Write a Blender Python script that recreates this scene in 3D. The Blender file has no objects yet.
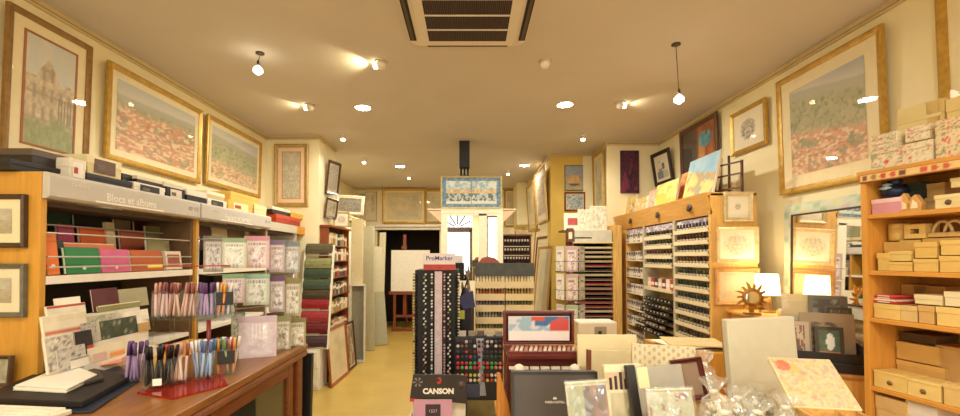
import bpy, bmesh, math, random
from mathutils import Vector, Matrix, Euler
random.seed(7)
R = math.radians
SC = bpy.context.scene
COL = SC.collection
EYE, CEIL, F, PITCH = 1.5, 2.95, 430.0, R(1.3)
CX, CY = 469.0, 247.0            # principal point of the lens on the 960 x 416 frame
ORD = ['first','second','third','fourth','fifth','sixth','seventh','eighth','ninth','tenth','eleventh','twelfth','thirteenth','fourteenth','fifteenth','sixteenth','seventeenth','eighteenth','nineteenth','twentieth']

# ---------------------------------------------------------------- camera
cam = bpy.data.cameras.new('camera'); camo = bpy.data.objects.new('camera', cam); COL.objects.link(camo)
cam.sensor_width = 36; cam.sensor_fit = 'HORIZONTAL'; cam.lens = F*36/960
cam.shift_x = (480-CX)/960; cam.shift_y = (CY-208)/960; cam.clip_start = .05
camo.location = (0,0,EYE); camo.rotation_euler = (R(90)+PITCH,0,0)
SC.camera = camo

def ray(px, py):
    u, v = (px-CX)/F, (CY-py)/F
    return Vector((u, math.cos(PITCH)-v*math.sin(PITCH), math.sin(PITCH)+v*math.cos(PITCH)))
def at(px, py, Y):
    d = ray(px,py); return Vector((0,0,EYE))+d*(Y/d.y)
def atX(px, py, X):
    d = ray(px,py); return Vector((0,0,EYE))+d*(X/d.x)
def atZ(px, py, Z):
    d = ray(px,py); return Vector((0,0,EYE))+d*((Z-EYE)/d.z)

# ---------------------------------------------------------------- materials
def lin(h):
    if isinstance(h, str):
        h = h.lstrip('#'); h = [int(h[i:i+2],16) for i in (0,2,4)]
    o = []
    for v in h[:3]:
        v /= 255.0
        o.append(v/12.92 if v <= .04045 else ((v+.055)/1.055)**2.4)
    return (o[0],o[1],o[2],1.0)
_MC = {}
def M(h, rough=.6, var=.12, scale=14.0, metal=0.0, bump=0.0, stretch=None, emit=0.0):
    """plain surface: a colour with a soft noise of tone"""
    k = (h,rough,var,scale,metal,bump,stretch,emit)
    if k in _MC: return _MC[k]
    m = bpy.data.materials.new('paint_'+str(h).strip('#')); m.use_nodes = True
    nt = m.node_tree; b = nt.nodes['Principled BSDF']
    b.inputs['Roughness'].default_value = rough; b.inputs['Metallic'].default_value = metal
    c = lin(h)
    if var or bump:
        tc = nt.nodes.new('ShaderNodeTexCoord'); n = nt.nodes.new('ShaderNodeTexNoise')
        n.inputs['Scale'].default_value = scale; n.inputs['Detail'].default_value = 5
        if stretch:
            mp = nt.nodes.new('ShaderNodeMapping'); mp.inputs['Scale'].default_value = stretch
            nt.links.new(tc.outputs['Object'], mp.inputs['Vector']); nt.links.new(mp.outputs['Vector'], n.inputs['Vector'])
        else: nt.links.new(tc.outputs['Object'], n.inputs['Vector'])
        r = nt.nodes.new('ShaderNodeValToRGB')
        r.color_ramp.elements[0].position = .3; r.color_ramp.elements[1].position = .7
        r.color_ramp.elements[0].color = tuple(x*(1-var) for x in c[:3])+(1,)
        r.color_ramp.elements[1].color = tuple(min(1,x*(1+var*.6)) for x in c[:3])+(1,)
        nt.links.new(n.outputs['Fac'], r.inputs['Fac']); nt.links.new(r.outputs['Color'], b.inputs['Base Color'])
        if bump:
            bp = nt.nodes.new('ShaderNodeBump'); bp.inputs['Strength'].default_value = bump; bp.inputs['Distance'].default_value = .01
            nt.links.new(n.outputs['Fac'], bp.inputs['Height']); nt.links.new(bp.outputs['Normal'], b.inputs['Normal'])
    else: b.inputs['Base Color'].default_value = c
    if emit:
        b.inputs['Emission Color'].default_value = c; b.inputs['Emission Strength'].default_value = emit
    _MC[k] = m; return m
def wood(h, rough=.45, axis='z', var=.28):
    st = {'x':(1.2,14,14),'y':(14,1.2,14),'z':(14,14,1.2)}[axis]
    return M(h, rough, var, 4.0, 0, .04, st)
def clear(name, tint=(1,1,1), gloss=.12, milky=0.0, rough=.03, bump=0.0, edge=.55):
    if name in _MC: return _MC[name]
    m = bpy.data.materials.new(name); m.use_nodes = True; nt = m.node_tree; nt.nodes.clear()
    out = nt.nodes.new('ShaderNodeOutputMaterial'); t = nt.nodes.new('ShaderNodeBsdfTransparent'); t.inputs[0].default_value = (*tint,1)
    g = nt.nodes.new('ShaderNodeBsdfGlossy'); g.inputs['Roughness'].default_value = rough
    lw = nt.nodes.new('ShaderNodeLayerWeight'); pw = nt.nodes.new('ShaderNodeMath'); pw.operation='POWER'; pw.inputs[1].default_value = 3.5
    nt.links.new(lw.outputs['Facing'], pw.inputs[0]); ma = nt.nodes.new('ShaderNodeMath'); ma.operation='MULTIPLY_ADD'
    ma.inputs[1].default_value = edge; ma.inputs[2].default_value = gloss*.35; nt.links.new(pw.outputs[0], ma.inputs[0])
    mx = nt.nodes.new('ShaderNodeMixShader'); nt.links.new(ma.outputs[0], mx.inputs[0])
    nt.links.new(t.outputs[0], mx.inputs[1]); nt.links.new(g.outputs[0], mx.inputs[2]); last = mx
    if milky:
        d = nt.nodes.new('ShaderNodeBsdfDiffuse'); d.inputs[0].default_value = (*[min(1,.9*x+.0) for x in tint],1)
        m2 = nt.nodes.new('ShaderNodeMixShader'); m2.inputs[0].default_value = milky
        nt.links.new(mx.outputs[0], m2.inputs[1]); nt.links.new(d.outputs[0], m2.inputs[2]); last = m2
    if bump:
        tc = nt.nodes.new('ShaderNodeTexCoord'); n = nt.nodes.new('ShaderNodeTexVoronoi'); n.inputs['Scale'].default_value = 26
        nt.links.new(tc.outputs['Object'], n.inputs['Vector'])
        bp = nt.nodes.new('ShaderNodeBump'); bp.inputs['Strength'].default_value = bump; bp.inputs['Distance'].default_value = .03
        nt.links.new(n.outputs['Distance'], bp.inputs['Height']); nt.links.new(bp.outputs['Normal'], g.inputs['Normal']); nt.links.new(bp.outputs['Normal'], lw.inputs['Normal'])
    nt.links.new(last.outputs[0], out.inputs[0]); _MC[name] = m; return m
GLASS = clear('picture_glass', (1,1,1), .10, .0, .02)
PANE = clear('window_glass', (.96,.98,.97), .10)
ACRYL = clear('acrylic', (.97,.98,.97), .05, .0)
CELLO = clear('cellophane', (.98,.99,.97), .30, .10, .15, .3, .28)
POUCH = clear('plastic_pouch', (.98,.98,.98), .16, .03, .06, .2)
REDAC = clear('red_acrylic', (.9,.13,.08), .14, .12)
def mirror_mat():
    m = bpy.data.materials.new('mirror_silver'); m.use_nodes = True; b = m.node_tree.nodes['Principled BSDF']
    b.inputs['Metallic'].default_value = 1; b.inputs['Roughness'].default_value = .02; b.inputs['Base Color'].default_value = (.9,.9,.88,1); return m
MIRROR = mirror_mat()
def glow(h, s):
    k = ('glow',h,s)
    if k in _MC: return _MC[k]
    m = bpy.data.materials.new('lamp_glow'); m.use_nodes = True; b = m.node_tree.nodes['Principled BSDF']
    b.inputs['Base Color'].default_value = lin(h); b.inputs['Emission Color'].default_value = lin(h); b.inputs['Emission Strength'].default_value = s
    _MC[k] = m; return m
def attr_mat(rough=.6):
    k = ('attr',rough)
    if k in _MC: return _MC[k]
    m = bpy.data.materials.new('painted_picture'); m.use_nodes = True; nt = m.node_tree; b = nt.nodes['Principled BSDF']
    a = nt.nodes.new('ShaderNodeAttribute'); a.attribute_name = 'Col'
    n = nt.nodes.new('ShaderNodeTexNoise'); n.inputs['Scale'].default_value = 60; n.inputs['Detail'].default_value = 4
    tc = nt.nodes.new('ShaderNodeTexCoord'); nt.links.new(tc.outputs['Object'], n.inputs['Vector'])
    mx = nt.nodes.new('ShaderNodeMixRGB'); mx.blend_type = 'OVERLAY'; mx.inputs[0].default_value = .12
    nt.links.new(a.outputs['Color'], mx.inputs[1]); nt.links.new(n.outputs['Color'], mx.inputs[2])
    nt.links.new(mx.outputs[0], b.inputs['Base Color']); b.inputs['Roughness'].default_value = rough
    _MC[k] = m; return m

# ---------------------------------------------------------------- mesh builder
class MB:
    def __init__(s): s.v=[]; s.f=[]; s.m=[]; s.mi=[]; s.sm=[]
    def _mi(s, m):
        if m not in s.m: s.m.append(m)
        return s.m.index(m)
    def add(s, vs, fs, m, smooth=False, X=None):
        b = len(s.v); s.v += [(X @ Vector(v)) if X is not None else Vector(v) for v in vs]
        k = s._mi(m)
        for f in fs: s.f.append([b+i for i in f]); s.mi.append(k); s.sm.append(smooth)
        return s
    def box(s, lo, hi, m, X=None):
        (a,b,c),(d,e,f) = lo,hi
        vs = [(a,b,c),(d,b,c),(d,e,c),(a,e,c),(a,b,f),(d,b,f),(d,e,f),(a,e,f)]
        return s.add(vs, [(0,3,2,1),(4,5,6,7),(0,1,5,4),(1,2,6,5),(2,3,7,6),(3,0,4,7)], m, False, X)
    def cb(s, c, d, m, X=None):
        return s.box([c[i]-d[i]/2 for i in range(3)], [c[i]+d[i]/2 for i in range(3)], m, X)
    def prism(s, pts, axis, a, b, m, X=None):
        """polygon pts (2D) extruded along an axis from a to b"""
        def P(p, t): return {'x':(t,p[0],p[1]),'y':(p[0],t,p[1]),'z':(p[0],p[1],t)}[axis]
        n = len(pts); vs = [P(p,a) for p in pts]+[P(p,b) for p in pts]
        fs = [list(range(n))[::-1], list(range(n,2*n))]+[[i,(i+1)%n,n+(i+1)%n,n+i] for i in range(n)]
        return s.add(vs, fs, m, False, X)
    def tube(s, pts, r, m, n=10, cap=True):
        pts = [Vector(p) for p in pts]; rs = r if isinstance(r,(list,tuple)) else [r]*len(pts)
        vs, fs = [], []
        for i,p in enumerate(pts):
            t = (pts[min(i+1,len(pts)-1)]-pts[max(i-1,0)]).normalized()
            u = t.orthogonal().normalized() if i==0 else (u - t*u.dot(t)).normalized()
            w = t.cross(u)
            for k in range(n):
                a = 2*math.pi*k/n; vs.append(p+(u*math.cos(a)+w*math.sin(a))*rs[i])
        for i in range(len(pts)-1):
            for k in range(n): fs.append((i*n+k, i*n+(k+1)%n, (i+1)*n+(k+1)%n, (i+1)*n+k))
        if cap: fs += [tuple(range(n))[::-1], tuple(range((len(pts)-1)*n, len(pts)*n))]
        return s.add(vs, fs, m, n>6)
    def lathe(s, prof, m, c=(0,0,0), n=18, X=None, smooth=True):
        vs, fs = [], []
        for (r,z) in prof:
            for k in range(n):
                a = 2*math.pi*k/n; vs.append((c[0]+r*math.cos(a), c[1]+r*math.sin(a), c[2]+z))
        for i in range(len(prof)-1):
            for k in range(n): fs.append((i*n+k, i*n+(k+1)%n, (i+1)*n+(k+1)%n, (i+1)*n+k))
        fs += [tuple(range(n))[::-1], tuple(range((len(prof)-1)*n, len(prof)*n))]
        return s.add(vs, fs, m, smooth, X)
    def ring(s, w, h, prof, m, z0=0.0):
        """mitred frame w x h in the xz plane (bottom at z0), prof = (inset, y) steps, closed loop"""
        vs, fs = [], []
        for (i,y) in prof:
            vs += [(-w/2+i,y,z0+i),(w/2-i,y,z0+i),(w/2-i,y,z0+h-i),(-w/2+i,y,z0+h-i)]
        n = len(prof)
        for a in range(n):
            b = (a+1)%n
            for k in range(4): fs.append((a*4+k, a*4+(k+1)%4, b*4+(k+1)%4, b*4+k))
        return s.add(vs, fs, m)
    def mesh(s, name):
        me = bpy.data.meshes.new(name); me.from_pydata([tuple(v) for v in s.v], [], s.f)
        for m in s.m: me.materials.append(m)
        me.polygons.foreach_set('material_index', s.mi); me.polygons.foreach_set('use_smooth', s.sm)
        me.update(); bm = bmesh.new(); bm.from_mesh(me); bmesh.ops.recalc_face_normals(bm, faces=bm.faces); bm.to_mesh(me); bm.free()
        return me
def tag(o, label=None, cat=None, group=None, kind=None):
    if label: o['label'] = label
    if cat: o['category'] = cat
    if group: o['group'] = group
    if kind: o['kind'] = kind
    return o
def O(name, mb, parent=None, bev=0.0, label=None):
    me = mb if isinstance(mb, bpy.types.Mesh) else mb.mesh(name)
    o = bpy.data.objects.new(name, me); COL.objects.link(o)
    if parent is not None: o.parent = parent
    if bev:
        b = o.modifiers.new('bevel','BEVEL'); b.width = bev; b.segments = 2; b.limit_method = 'ANGLE'
    if label: o['label'] = label
    return o
def T(name, label, cat, loc=(0,0,0), rz=0, group=None, rx=0, ry=0):
    o = bpy.data.objects.new(name, None); COL.objects.link(o); o.empty_display_size = .05
    o.location = loc; o.rotation_euler = (rx,ry,rz); return tag(o,label,cat,group)
def S(name, label, cat, mb, loc=(0,0,0), rz=0, group=None, bev=0.0, rx=0, ry=0):
    o = O(name, mb, None, bev); o.location = loc; o.rotation_euler = (rx,ry,rz); return tag(o,label,cat,group)
def STRUCT(name, mb, bev=0.0):
    o = O(name, mb, None, bev); o['kind'] = 'structure'; return o
def kids(o): return [c for c in bpy.data.objects if c.parent == o]
def dup(src, loc, rot=None, label=None, group=None, ch=None):
    o = src.copy(); COL.objects.link(o); o.location = loc
    if rot is not None: o.rotation_euler = rot
    if label: o['label'] = label
    if group: o['group'] = group
    for c in (ch if ch is not None else kids(src)):
        d = c.copy(); COL.objects.link(d); d.parent = o
    return o
def text(s, size, m, parent, loc, rot=(R(90),0,0), name='lettering', ext=.0006, align='CENTER', bold=0.0, sx=1.0, label=None):
    cu = bpy.data.curves.new(name,'FONT'); cu.body = s; cu.size = size; cu.extrude = ext; cu.align_x = align; cu.align_y = 'CENTER'; cu.offset = bold; cu.resolution_u = 3
    tmp = bpy.data.objects.new(name+'_tmp', cu); COL.objects.link(tmp)
    dg = bpy.context.evaluated_depsgraph_get(); me = bpy.data.meshes.new_from_object(tmp.evaluated_get(dg))
    bpy.data.objects.remove(tmp); me.materials.clear(); me.materials.append(m)
    for v in me.vertices: v.co.x *= sx
    o = O(name, me, parent, 0, label); o.location = loc; o.rotation_euler = rot; return o

# ---------------------------------------------------------------- painted pictures (colour fields on a fine grid)
def _h(x, y, s):
    n = (x*374761393 + y*668265263 + s*974634777) & 0xffffffff
    n = ((n ^ (n >> 13))*1274126177) & 0xffffffff
    return ((n ^ (n >> 16)) & 0xffff)/65535.0
def vn(x, y, s=0):
    xi, yi = math.floor(x), math.floor(y); fx, fy = x-xi, y-yi; fx = fx*fx*(3-2*fx); fy = fy*fy*(3-2*fy)
    a = _h(xi,yi,s)*(1-fx)+_h(xi+1,yi,s)*fx; b = _h(xi,yi+1,s)*(1-fx)+_h(xi+1,yi+1,s)*fx
    return a*(1-fy)+b*fy
def fb(x, y, s=0): return .55*vn(x,y,s)+.3*vn(x*2.1,y*2.1,s+1)+.15*vn(x*4.3,y*4.3,s+2)
def mix(a, b, t): t = max(0,min(1,t)); return tuple(a[i]*(1-t)+b[i]*t for i in range(3))
def cell(u, v, n, s): return _h(math.floor(u*n), math.floor(v*n), s)
def sstep(a, b, x):
    t = max(0,min(1,(x-a)/(b-a))); return t*t*(3-2*t)
def art_town(seed, roof=(200,126,84), green=(136,140,92), sky=(178,186,186), hz=.78, split=.5, slope=.1):
    """hazy sky, olive plain, then a sea of orange roofs"""
    def f(u,v):
        w = v+slope*(u-.5)+.03*(fb(u*4,1.5,seed)-.5)
        n = fb(u*34,v*34,seed+3); n2 = fb(u*11,v*13,seed+9)
        skyc = mix((208,200,182), sky, (w-hz)*5+.35*fb(u*5,v*9,seed))
        haze = mix((150,156,150), (172,168,140), n)
        plain = mix(mix(green,(176,166,122),n2), (92,106,68), sstep(.5,.75,n)*.8)
        q = u+.02*math.sin(v*40); c = cell(q+.5*cell(0,v,30,seed),v*1.35,24,seed)
        rf = roof if c<.46 else ((228,198,158) if c<.80 else (176,106,76))
        town = mix(mix(rf,(226,188,146),.7*max(0,n-.3)), mix(green,(96,110,72),n), sstep(.58,.70,n2)*.7)
        c_ = mix(town, plain, sstep(split-.06,split+.06,w+.10*(n2-.5)))
        c_ = mix(c_, haze, sstep(hz-.16,hz-.04,w)); return mix(c_, skyc, sstep(hz-.015,hz+.015,w))
    return f
def art_house(seed):
    def f(u,v):
        n=fb(u*22,v*22,seed+5); n2=fb(u*7,v*7,seed+2)
        c = mix((186,196,198),(216,208,190), fb(u*5,v*5,seed))
        hgt = .60+.22*max(0,1-abs(u-.45)/.22)+.05*(cell(u,0,9,seed))
        if v<hgt:
            c = mix((222,204,168),(160,140,110), 1.4*n-.2)
            if int(u*18)%3==0 and int(v*16)%3!=0: c = mix(c,(120,104,84),.55)
            if int(v*30)%7==0: c = mix(c,(140,116,88),.5)
            if u>.62 and .28<v<.5 and int(u*34)%2==0: c=(104,92,72)
        return mix(c, mix((158,160,100),(96,112,66),n), sstep(.30,.20,v+.25*(n2-.5)) if True else 0)
    return f
def art_pale(seed, bg=(226,208,166), ink=(170,160,130), k=.5):
    def f(u,v): return mix(bg, ink, k*max(0,fb(u*5,v*5,seed)-.35)*3*(1 if .1<u<.9 and .1<v<.9 else .4))
    return f
def art_sketch(seed, bg=(238,226,196), ink=(110,96,76), rx=.16, ry=.13):
    def f(u,v):
        d = ((u-.5)/rx)**2+((v-.5)/ry)**2
        return mix(bg, ink, min(1,(1.4-d)*1.6)*max(0,fb(abs(u-.5)*26,v*26,seed)-.25)*1.7 if d<1.4 else 0)
    return f
def art_cols(seed, cols, sc=4, hard=True):
    def f(u,v):
        t = fb(u*sc,v*sc,seed); i = max(0,min(len(cols)-1,int((t-.22)/.56*len(cols))))
        return mix(cols[i], cols[(i+1)%len(cols)], .0 if hard else .5*vn(u*9,v*9,seed))
    return f
def art_mesh(w, h, f, n=34, y=0.0, z0=0.0, rough=.6, name='print'):
    nx = n; nz = max(4,int(n*h/w)) if h<w*2 else n*2
    vs = [(-w/2+w*i/nx, y, z0+h*j/nz) for j in range(nz+1) for i in range(nx+1)]
    fs = [(j*(nx+1)+i, j*(nx+1)+i+1, (j+1)*(nx+1)+i+1, (j+1)*(nx+1)+i) for j in range(nz) for i in range(nx)]
    me = bpy.data.meshes.new(name); me.from_pydata(vs,[],fs); me.materials.append(attr_mat(rough))
    ca = me.color_attributes.new('Col','FLOAT_COLOR','POINT')
    buf = []
    for j in range(nz+1):
        for i in range(nx+1):
            buf += list(lin(f(i/nx, j/nz)))
    ca.data.foreach_set('color', buf); me.update(); return me
GOLD = '#c2983f'
def picture(label, w, h, loc, rz=0, rx=0, frame=GOLD, fw=.035, mount='#ecdcb8', mw=.07, art=None, glass=True, name='framed_picture', cat='picture', group=None, metal=.35, ft=.025, n=34, ry=0, inner=None, pale=.28):
    """origin at the bottom centre of the back; faces -Y before turning"""
    t = T(name, label, cat, loc, rz, group, rx, ry)
    fm = M(frame, .38, .22, 30, metal, .05)
    O('frame', MB().ring(w,h,[(0,0),(0,-ft*.8),(fw*.25,-ft),(fw*.6,-ft*.75),(fw,-ft*.55),(fw,0)],fm), t)
    if mw:
        O('mount', MB().box((-w/2+fw*.8,-.008,fw*.8),(w/2-fw*.8,-.002,h-fw*.8), M(mount,.8,.04)), t)
        if inner: O('inner_slip', MB().ring(w-2*(fw+mw)+.02,h-2*(fw+mw)+.02,[(0,-.008),(0,-.0125),(.012,-.0125),(.012,-.008)],M(inner,.6),fw+mw-.01), t)
    i = fw*.8+mw
    if pale: art = (lambda g: (lambda u,v: mix(g(u,v),(232,220,190),pale)))(art)
    O('print', art_mesh(w-2*i,h-2*i,art,n,-.010 if mw else -.006,i), t)
    if glass: O('glass_pane', MB().add([(-w/2+fw*.9,-.0135,fw*.9),(w/2-fw*.9,-.0135,fw*.9),(w/2-fw*.9,-.0135,h-fw*.9),(-w/2+fw*.9,-.0135,h-fw*.9)],[(0,1,2,3)],GLASS), t)
    return t
# ================================================================ the room
XL, XR, YB, YF = -2.44, 2.40, 9.04, -2.6
WALL = M('#f3e6ba', .85, .05, 3); CEILM = M('#d3cabf', .9, .03, 2); WHITE = M('#efe6cf', .5, .04)
OCHRE = M('#e2bf5e', .85, .08, 4); DARK = M('#17120f', .7, .2); BLACK = M('#1b1815', .45, .15)
OAK = wood('#cf9638',var=.12); OAKX = wood('#cf9a44', axis='x'); OAKY = wood('#cf9a44', axis='y'); CHEST = wood('#7a3f1c', .35, 'y')
FLOORM = M('#c0a050', .32, .1, 3, 0, .02)
STRUCT('floor', MB().box((XL-.1,YF-.1,-.1),(XR+.1,YB+1.3,0),FLOORM))
STRUCT('ceiling', MB().box((XL-.1,YF-.1,CEIL),(XR+.1,YB+1.3,CEIL+.1),CEILM))
STRUCT('wall_left', MB().box((XL-.1,YF-.1,0),(XL,YB+1.3,CEIL),WALL))
STRUCT('wall_right', MB().box((XR,YF-.1,0),(XR+.1,5.4,CEIL),WALL))
STRUCT('wall_left_pier', MB().box((XL,5.14,0),(-1.80,5.78,CEIL),WALL))
STRUCT('wall_right_step', MB().box((1.74,5.4,0),(XR+.1,6.02,CEIL),WALL))
STRUCT('wall_right_ochre', MB().box((1.15,6.02,0),(1.75,6.3,CEIL),OCHRE).box((1.60,6.0,0),(1.74,6.02,CEIL),WALL))
STRUCT('wall_right_back', MB().box((1.15,6.3,0),(1.3,YB+1.3,CEIL),WALL))
AX0, AX1, AZ = -1.93, -.62, 2.12
STRUCT('wall_back', MB().box((XL,YB,0),(AX0,YB+.15,CEIL),WALL).box((AX1,YB,0),(1.15,YB+.15,CEIL),WALL).box((AX0,YB,AZ),(AX1,YB+.15,CEIL),WALL))
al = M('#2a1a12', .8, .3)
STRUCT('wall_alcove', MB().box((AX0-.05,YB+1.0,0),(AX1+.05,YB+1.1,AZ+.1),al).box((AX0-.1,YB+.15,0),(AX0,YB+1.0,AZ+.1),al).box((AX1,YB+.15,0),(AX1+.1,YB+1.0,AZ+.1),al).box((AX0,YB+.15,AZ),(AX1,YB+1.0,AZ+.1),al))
# street front behind the camera: glazed door with a fanlight, display window
fz = 2.45
fr = wood('#4a3524', .5); 
fw_ = MB()
DX0, DX1, WX0, WX1, WL0, WL1 = -.80,.10,.52,2.15,-2.2,-1.0
for a,b in ((XL,WL0),(WL1,DX0),(DX1,WX0),(WX1,XR)): fw_.box((a,YF-.1,0),(b,YF,CEIL),WALL)
fw_.box((WL0,YF-.1,0),(WL1,YF,.6),WALL).box((WX0,YF-.1,0),(WX1,YF,.6),WALL)
fw_.box((WL0,YF-.1,2.75),(WL1,YF,CEIL),WALL).box((WX0,YF-.1,2.75),(WX1,YF,CEIL),WALL).box((DX0,YF-.1,2.86),(DX1,YF,CEIL),WALL)
STRUCT('wall_front', fw_)
d = MB().box((DX0,YF-.08,0),(DX0+.10,YF-.02,2.32),fr).box((DX1-.08,YF-.08,0),(DX1,YF-.02,2.32),fr).box((DX0,YF-.08,2.24),(DX1,YF-.02,2.40),fr).box((DX0,YF-.08,0),(DX1,YF-.02,.25),fr).box((DX0,YF-.08,2.8),(DX1,YF-.02,2.86),fr)
for k in range(7):
    a = math.pi*(k+.0)/6; cxm = (DX0+DX1)/2
    d.tube([(cxm+.1*math.cos(a),YF-.05,2.38+.1*math.sin(a)),(cxm+.46*math.cos(a),YF-.05,2.38+.42*math.sin(a))],.026,fr,6)
STRUCT('door_1', d)
o = STRUCT('window_1', MB().box((WX0,YF-.08,.6),(WX0+.06,YF-.02,2.75),fr).box((WX1-.06,YF-.08,.6),(WX1,YF-.02,2.75),fr).box((WX0,YF-.08,.6),(WX1,YF-.02,.66),fr).box((WX0,YF-.08,2.69),(WX1,YF-.02,2.75),fr)); O('pane', MB().box((WX0+.06,YF-.055,.66),(WX1-.06,YF-.05,2.69),PANE), o)
o = STRUCT('window_2', MB().box((WL0,YF-.08,.6),(WL0+.06,YF-.02,2.75),fr).box((WL1-.06,YF-.08,.6),(WL1,YF-.02,2.75),fr).box((WL0,YF-.08,.6),(WL1,YF-.02,.66),fr).box((WL0,YF-.08,2.69),(WL1,YF-.02,2.75),fr)); O('pane', MB().box((WL0+.06,YF-.055,.66),(WL1-.06,YF-.05,2.69),PANE), o)
O('pane', MB().box((DX0+.08,YF-.055,.25),(DX1-.08,YF-.05,2.26),PANE), bpy.data.objects['door_1'])
# picture rails just below the ceiling, running on over the piers
RAILM = M('#d8c496', .6, .05)
def rail(n, pts):
    m = MB()
    for (a,b) in zip(pts[:-1],pts[1:]):
        a,b = Vector(a),Vector(b); d_ = (b-a).normalized(); nrm = Vector((-d_.y,d_.x,0))
        X = Matrix.Translation(a) @ Matrix(((d_.x,nrm.x,0,0),(d_.y,nrm.y,0,0),(0,0,1,0),(0,0,0,1))); L=(b-a).length
        m.prism([(0,-.045),(.018,-.045),(.018,-.033),(.008,-.028),(.008,-.012),(.018,-.006),(.018,0),(0,0)],'x',0,L,RAILM,X)
        m.box((0,.008,-.03),(L,.0085,-.02),M('#a58a55',.6),X)
    STRUCT(n, m)
zc = CEIL
rail('trim_1', [(-1.80,5.78,zc),(-1.80,5.14,zc),(XL,5.14,zc),(XL,YF,zc)][::1])
rail('trim_2', [(XR,YF,zc),(XR,5.4,zc),(1.74,5.4,zc),(1.74,6.0,zc),(1.15,6.0,zc),(1.15,YB,zc),(XL,YB,zc)])
STRUCT('trim_3', MB().box((AX0-.12,YB-.16,AZ),(AX1+.2,YB,AZ+.05),WHITE).box((AX0-.08,YB-.10,AZ-.06),(AX1+.12,YB,AZ),WHITE), .006)
STRUCT('trim_4', MB().box((.93,8.3,2.12),(1.15,YB,CEIL),WALL), .01)
bs = M('#e2d3ae',.6)
STRUCT('baseboard_left', MB().box((XL,YF,0),(XL+.015,5.14,.1),bs)); STRUCT('baseboard_right', MB().box((XR-.015,YF,0),(XR,5.4,.1),bs))

# ---------------------------------------------------------------- lamps
WARM = (1.0,.95,.84)
def lamp(kind, loc, e, r, name, rot=None, spot=None, col=WARM):
    l = bpy.data.lights.new(name, kind); l.energy = e; l.color = col
    if kind == 'AREA': l.shape='DISK'; l.size = r*2
    else: l.shadow_soft_size = r
    if kind == 'SPOT': l.spot_size = spot; l.spot_blend = .6
    o = bpy.data.objects.new(name, l); COL.objects.link(o); o.location = loc
    if rot: o.rotation_euler = rot
    return o
ALU = M('#cfc6b6', .35, .05, 10, .6)
def downlight(label, p, e=26):
    t = T('recessed_downlight', label, 'ceiling light', (p[0],p[1],CEIL), 0, 'recessed ceiling lights')
    O('trim_ring', MB().lathe([(.075,-.001),(.092,-.001),(.094,-.006),(.075,-.010)],WHITE,n=28), t)
    O('diffuser', MB().lathe([(.0745,-.004),(.072,-.010),(.03,-.016)],glow('#fff2dc',40),n=28), t)
    lamp('AREA',(p[0],p[1],CEIL-.022),e,.065,'downlight_beam')
for (px,py,lb) in ((363,107,'bright round recessed ceiling light behind the air conditioner, over the aisle'),
                   (565,104,'bright round recessed ceiling light behind the air conditioner, on the paint cabinet side'),
                   (400,166,'far recessed ceiling light over the easel side of the shop'),
                   (524.5,165,'far recessed ceiling light beside the framed views on the ochre corner')):
    downlight(lb, atZ(px,py,CEIL), 6 if px>500 and py>150 else 28)
for (x,y) in ((-.75,.2),(.8,.2),(-.75,-1.5),(.8,-1.5)):
    downlight('recessed ceiling light over the street door end of the shop', (x,y), 27)
def halogen(label, px, py, e=5, drop=.055, group='small halogen spots'):
    """little halogen spot on a short stem, bulb at the pixel"""
    p = atZ(px,py,CEIL-drop)
    t = T('halogen_spot', label, 'spotlight', (p[0],p[1],CEIL), 0, group)
    O('stem', MB().tube([(0,0,0),(0,0,-drop+.01)],.006,WHITE,8), t)
    O('canopy', MB().lathe([(.03,0),(.03,-.006),(.008,-.012)],WHITE,n=16), t)
    O('reflector', MB().lathe([(.010,-drop+.025),(.022,-drop+.012),(.030,-drop),(.02,-drop+.002)],WHITE,n=16), t)
    O('bulb', MB().lathe([(.004,-drop+.004),(.026,-drop-.004),(.022,-drop-.018),(.003,-drop-.026)],glow('#fff4d8',12),n=14), t)
    lamp('SPOT',(p[0],p[1],CEIL-drop-.035),e*2.2,.02,'halogen_light',(0,0,0),R(150))
def pendant(label, pxc, pyc, px, py, e=8):
    c = atZ(pxc,pyc,CEIL); Y = c.y; b = at(px,py,Y); dz = CEIL-b.z
    t = T('pendant_spot', label, 'pendant lamp', (c.x,c.y,CEIL))
    O('canopy', MB().lathe([(.03,0),(.03,-.008),(.01,-.014)],M('#4a3a2c',.4),n=18), t)
    O('cord', MB().tube([(0,0,-.02),((b.x-c.x)*.9,0,-dz+.06)],.0025,M('#4a3a2c',.5),8), t)
    O('socket', MB().lathe([(.006,-dz+.07),(.010,-dz+.05),(.008,-dz+.03)],M('#4a3a2c',.4),(b.x-c.x,0,0),14), t)
    O('bulb', MB().lathe([(.008,-dz+.03),(.030,-dz+.008),(.032,-dz-.014),(.006,-dz-.034)],glow('#fff4d8',12),(b.x-c.x,0,0),16), t)
    lamp('SPOT',(b.x,Y,b.z-.05),e*2,.025,'pendant_light',(0,0,0),R(150))
pendant('small pendant spot hanging over the left wall pictures', 260,53,258,70)
pendant('small pendant spot on a long cord in front of the figure painting', 676,44,679,99)
halogen('small halogen spot near the far pier with the tilted frames', 343,139,4)
halogen('small halogen spot over the leaning canvases', 364,162,7)
halogen('small halogen spot above the two small pictures on the ochre wall', 583,139,4)
halogen('small halogen spot behind the black ceiling post', 508,174,4)
halogen('small halogen spot above the gilt framed seascape', 409,178,8)
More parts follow.
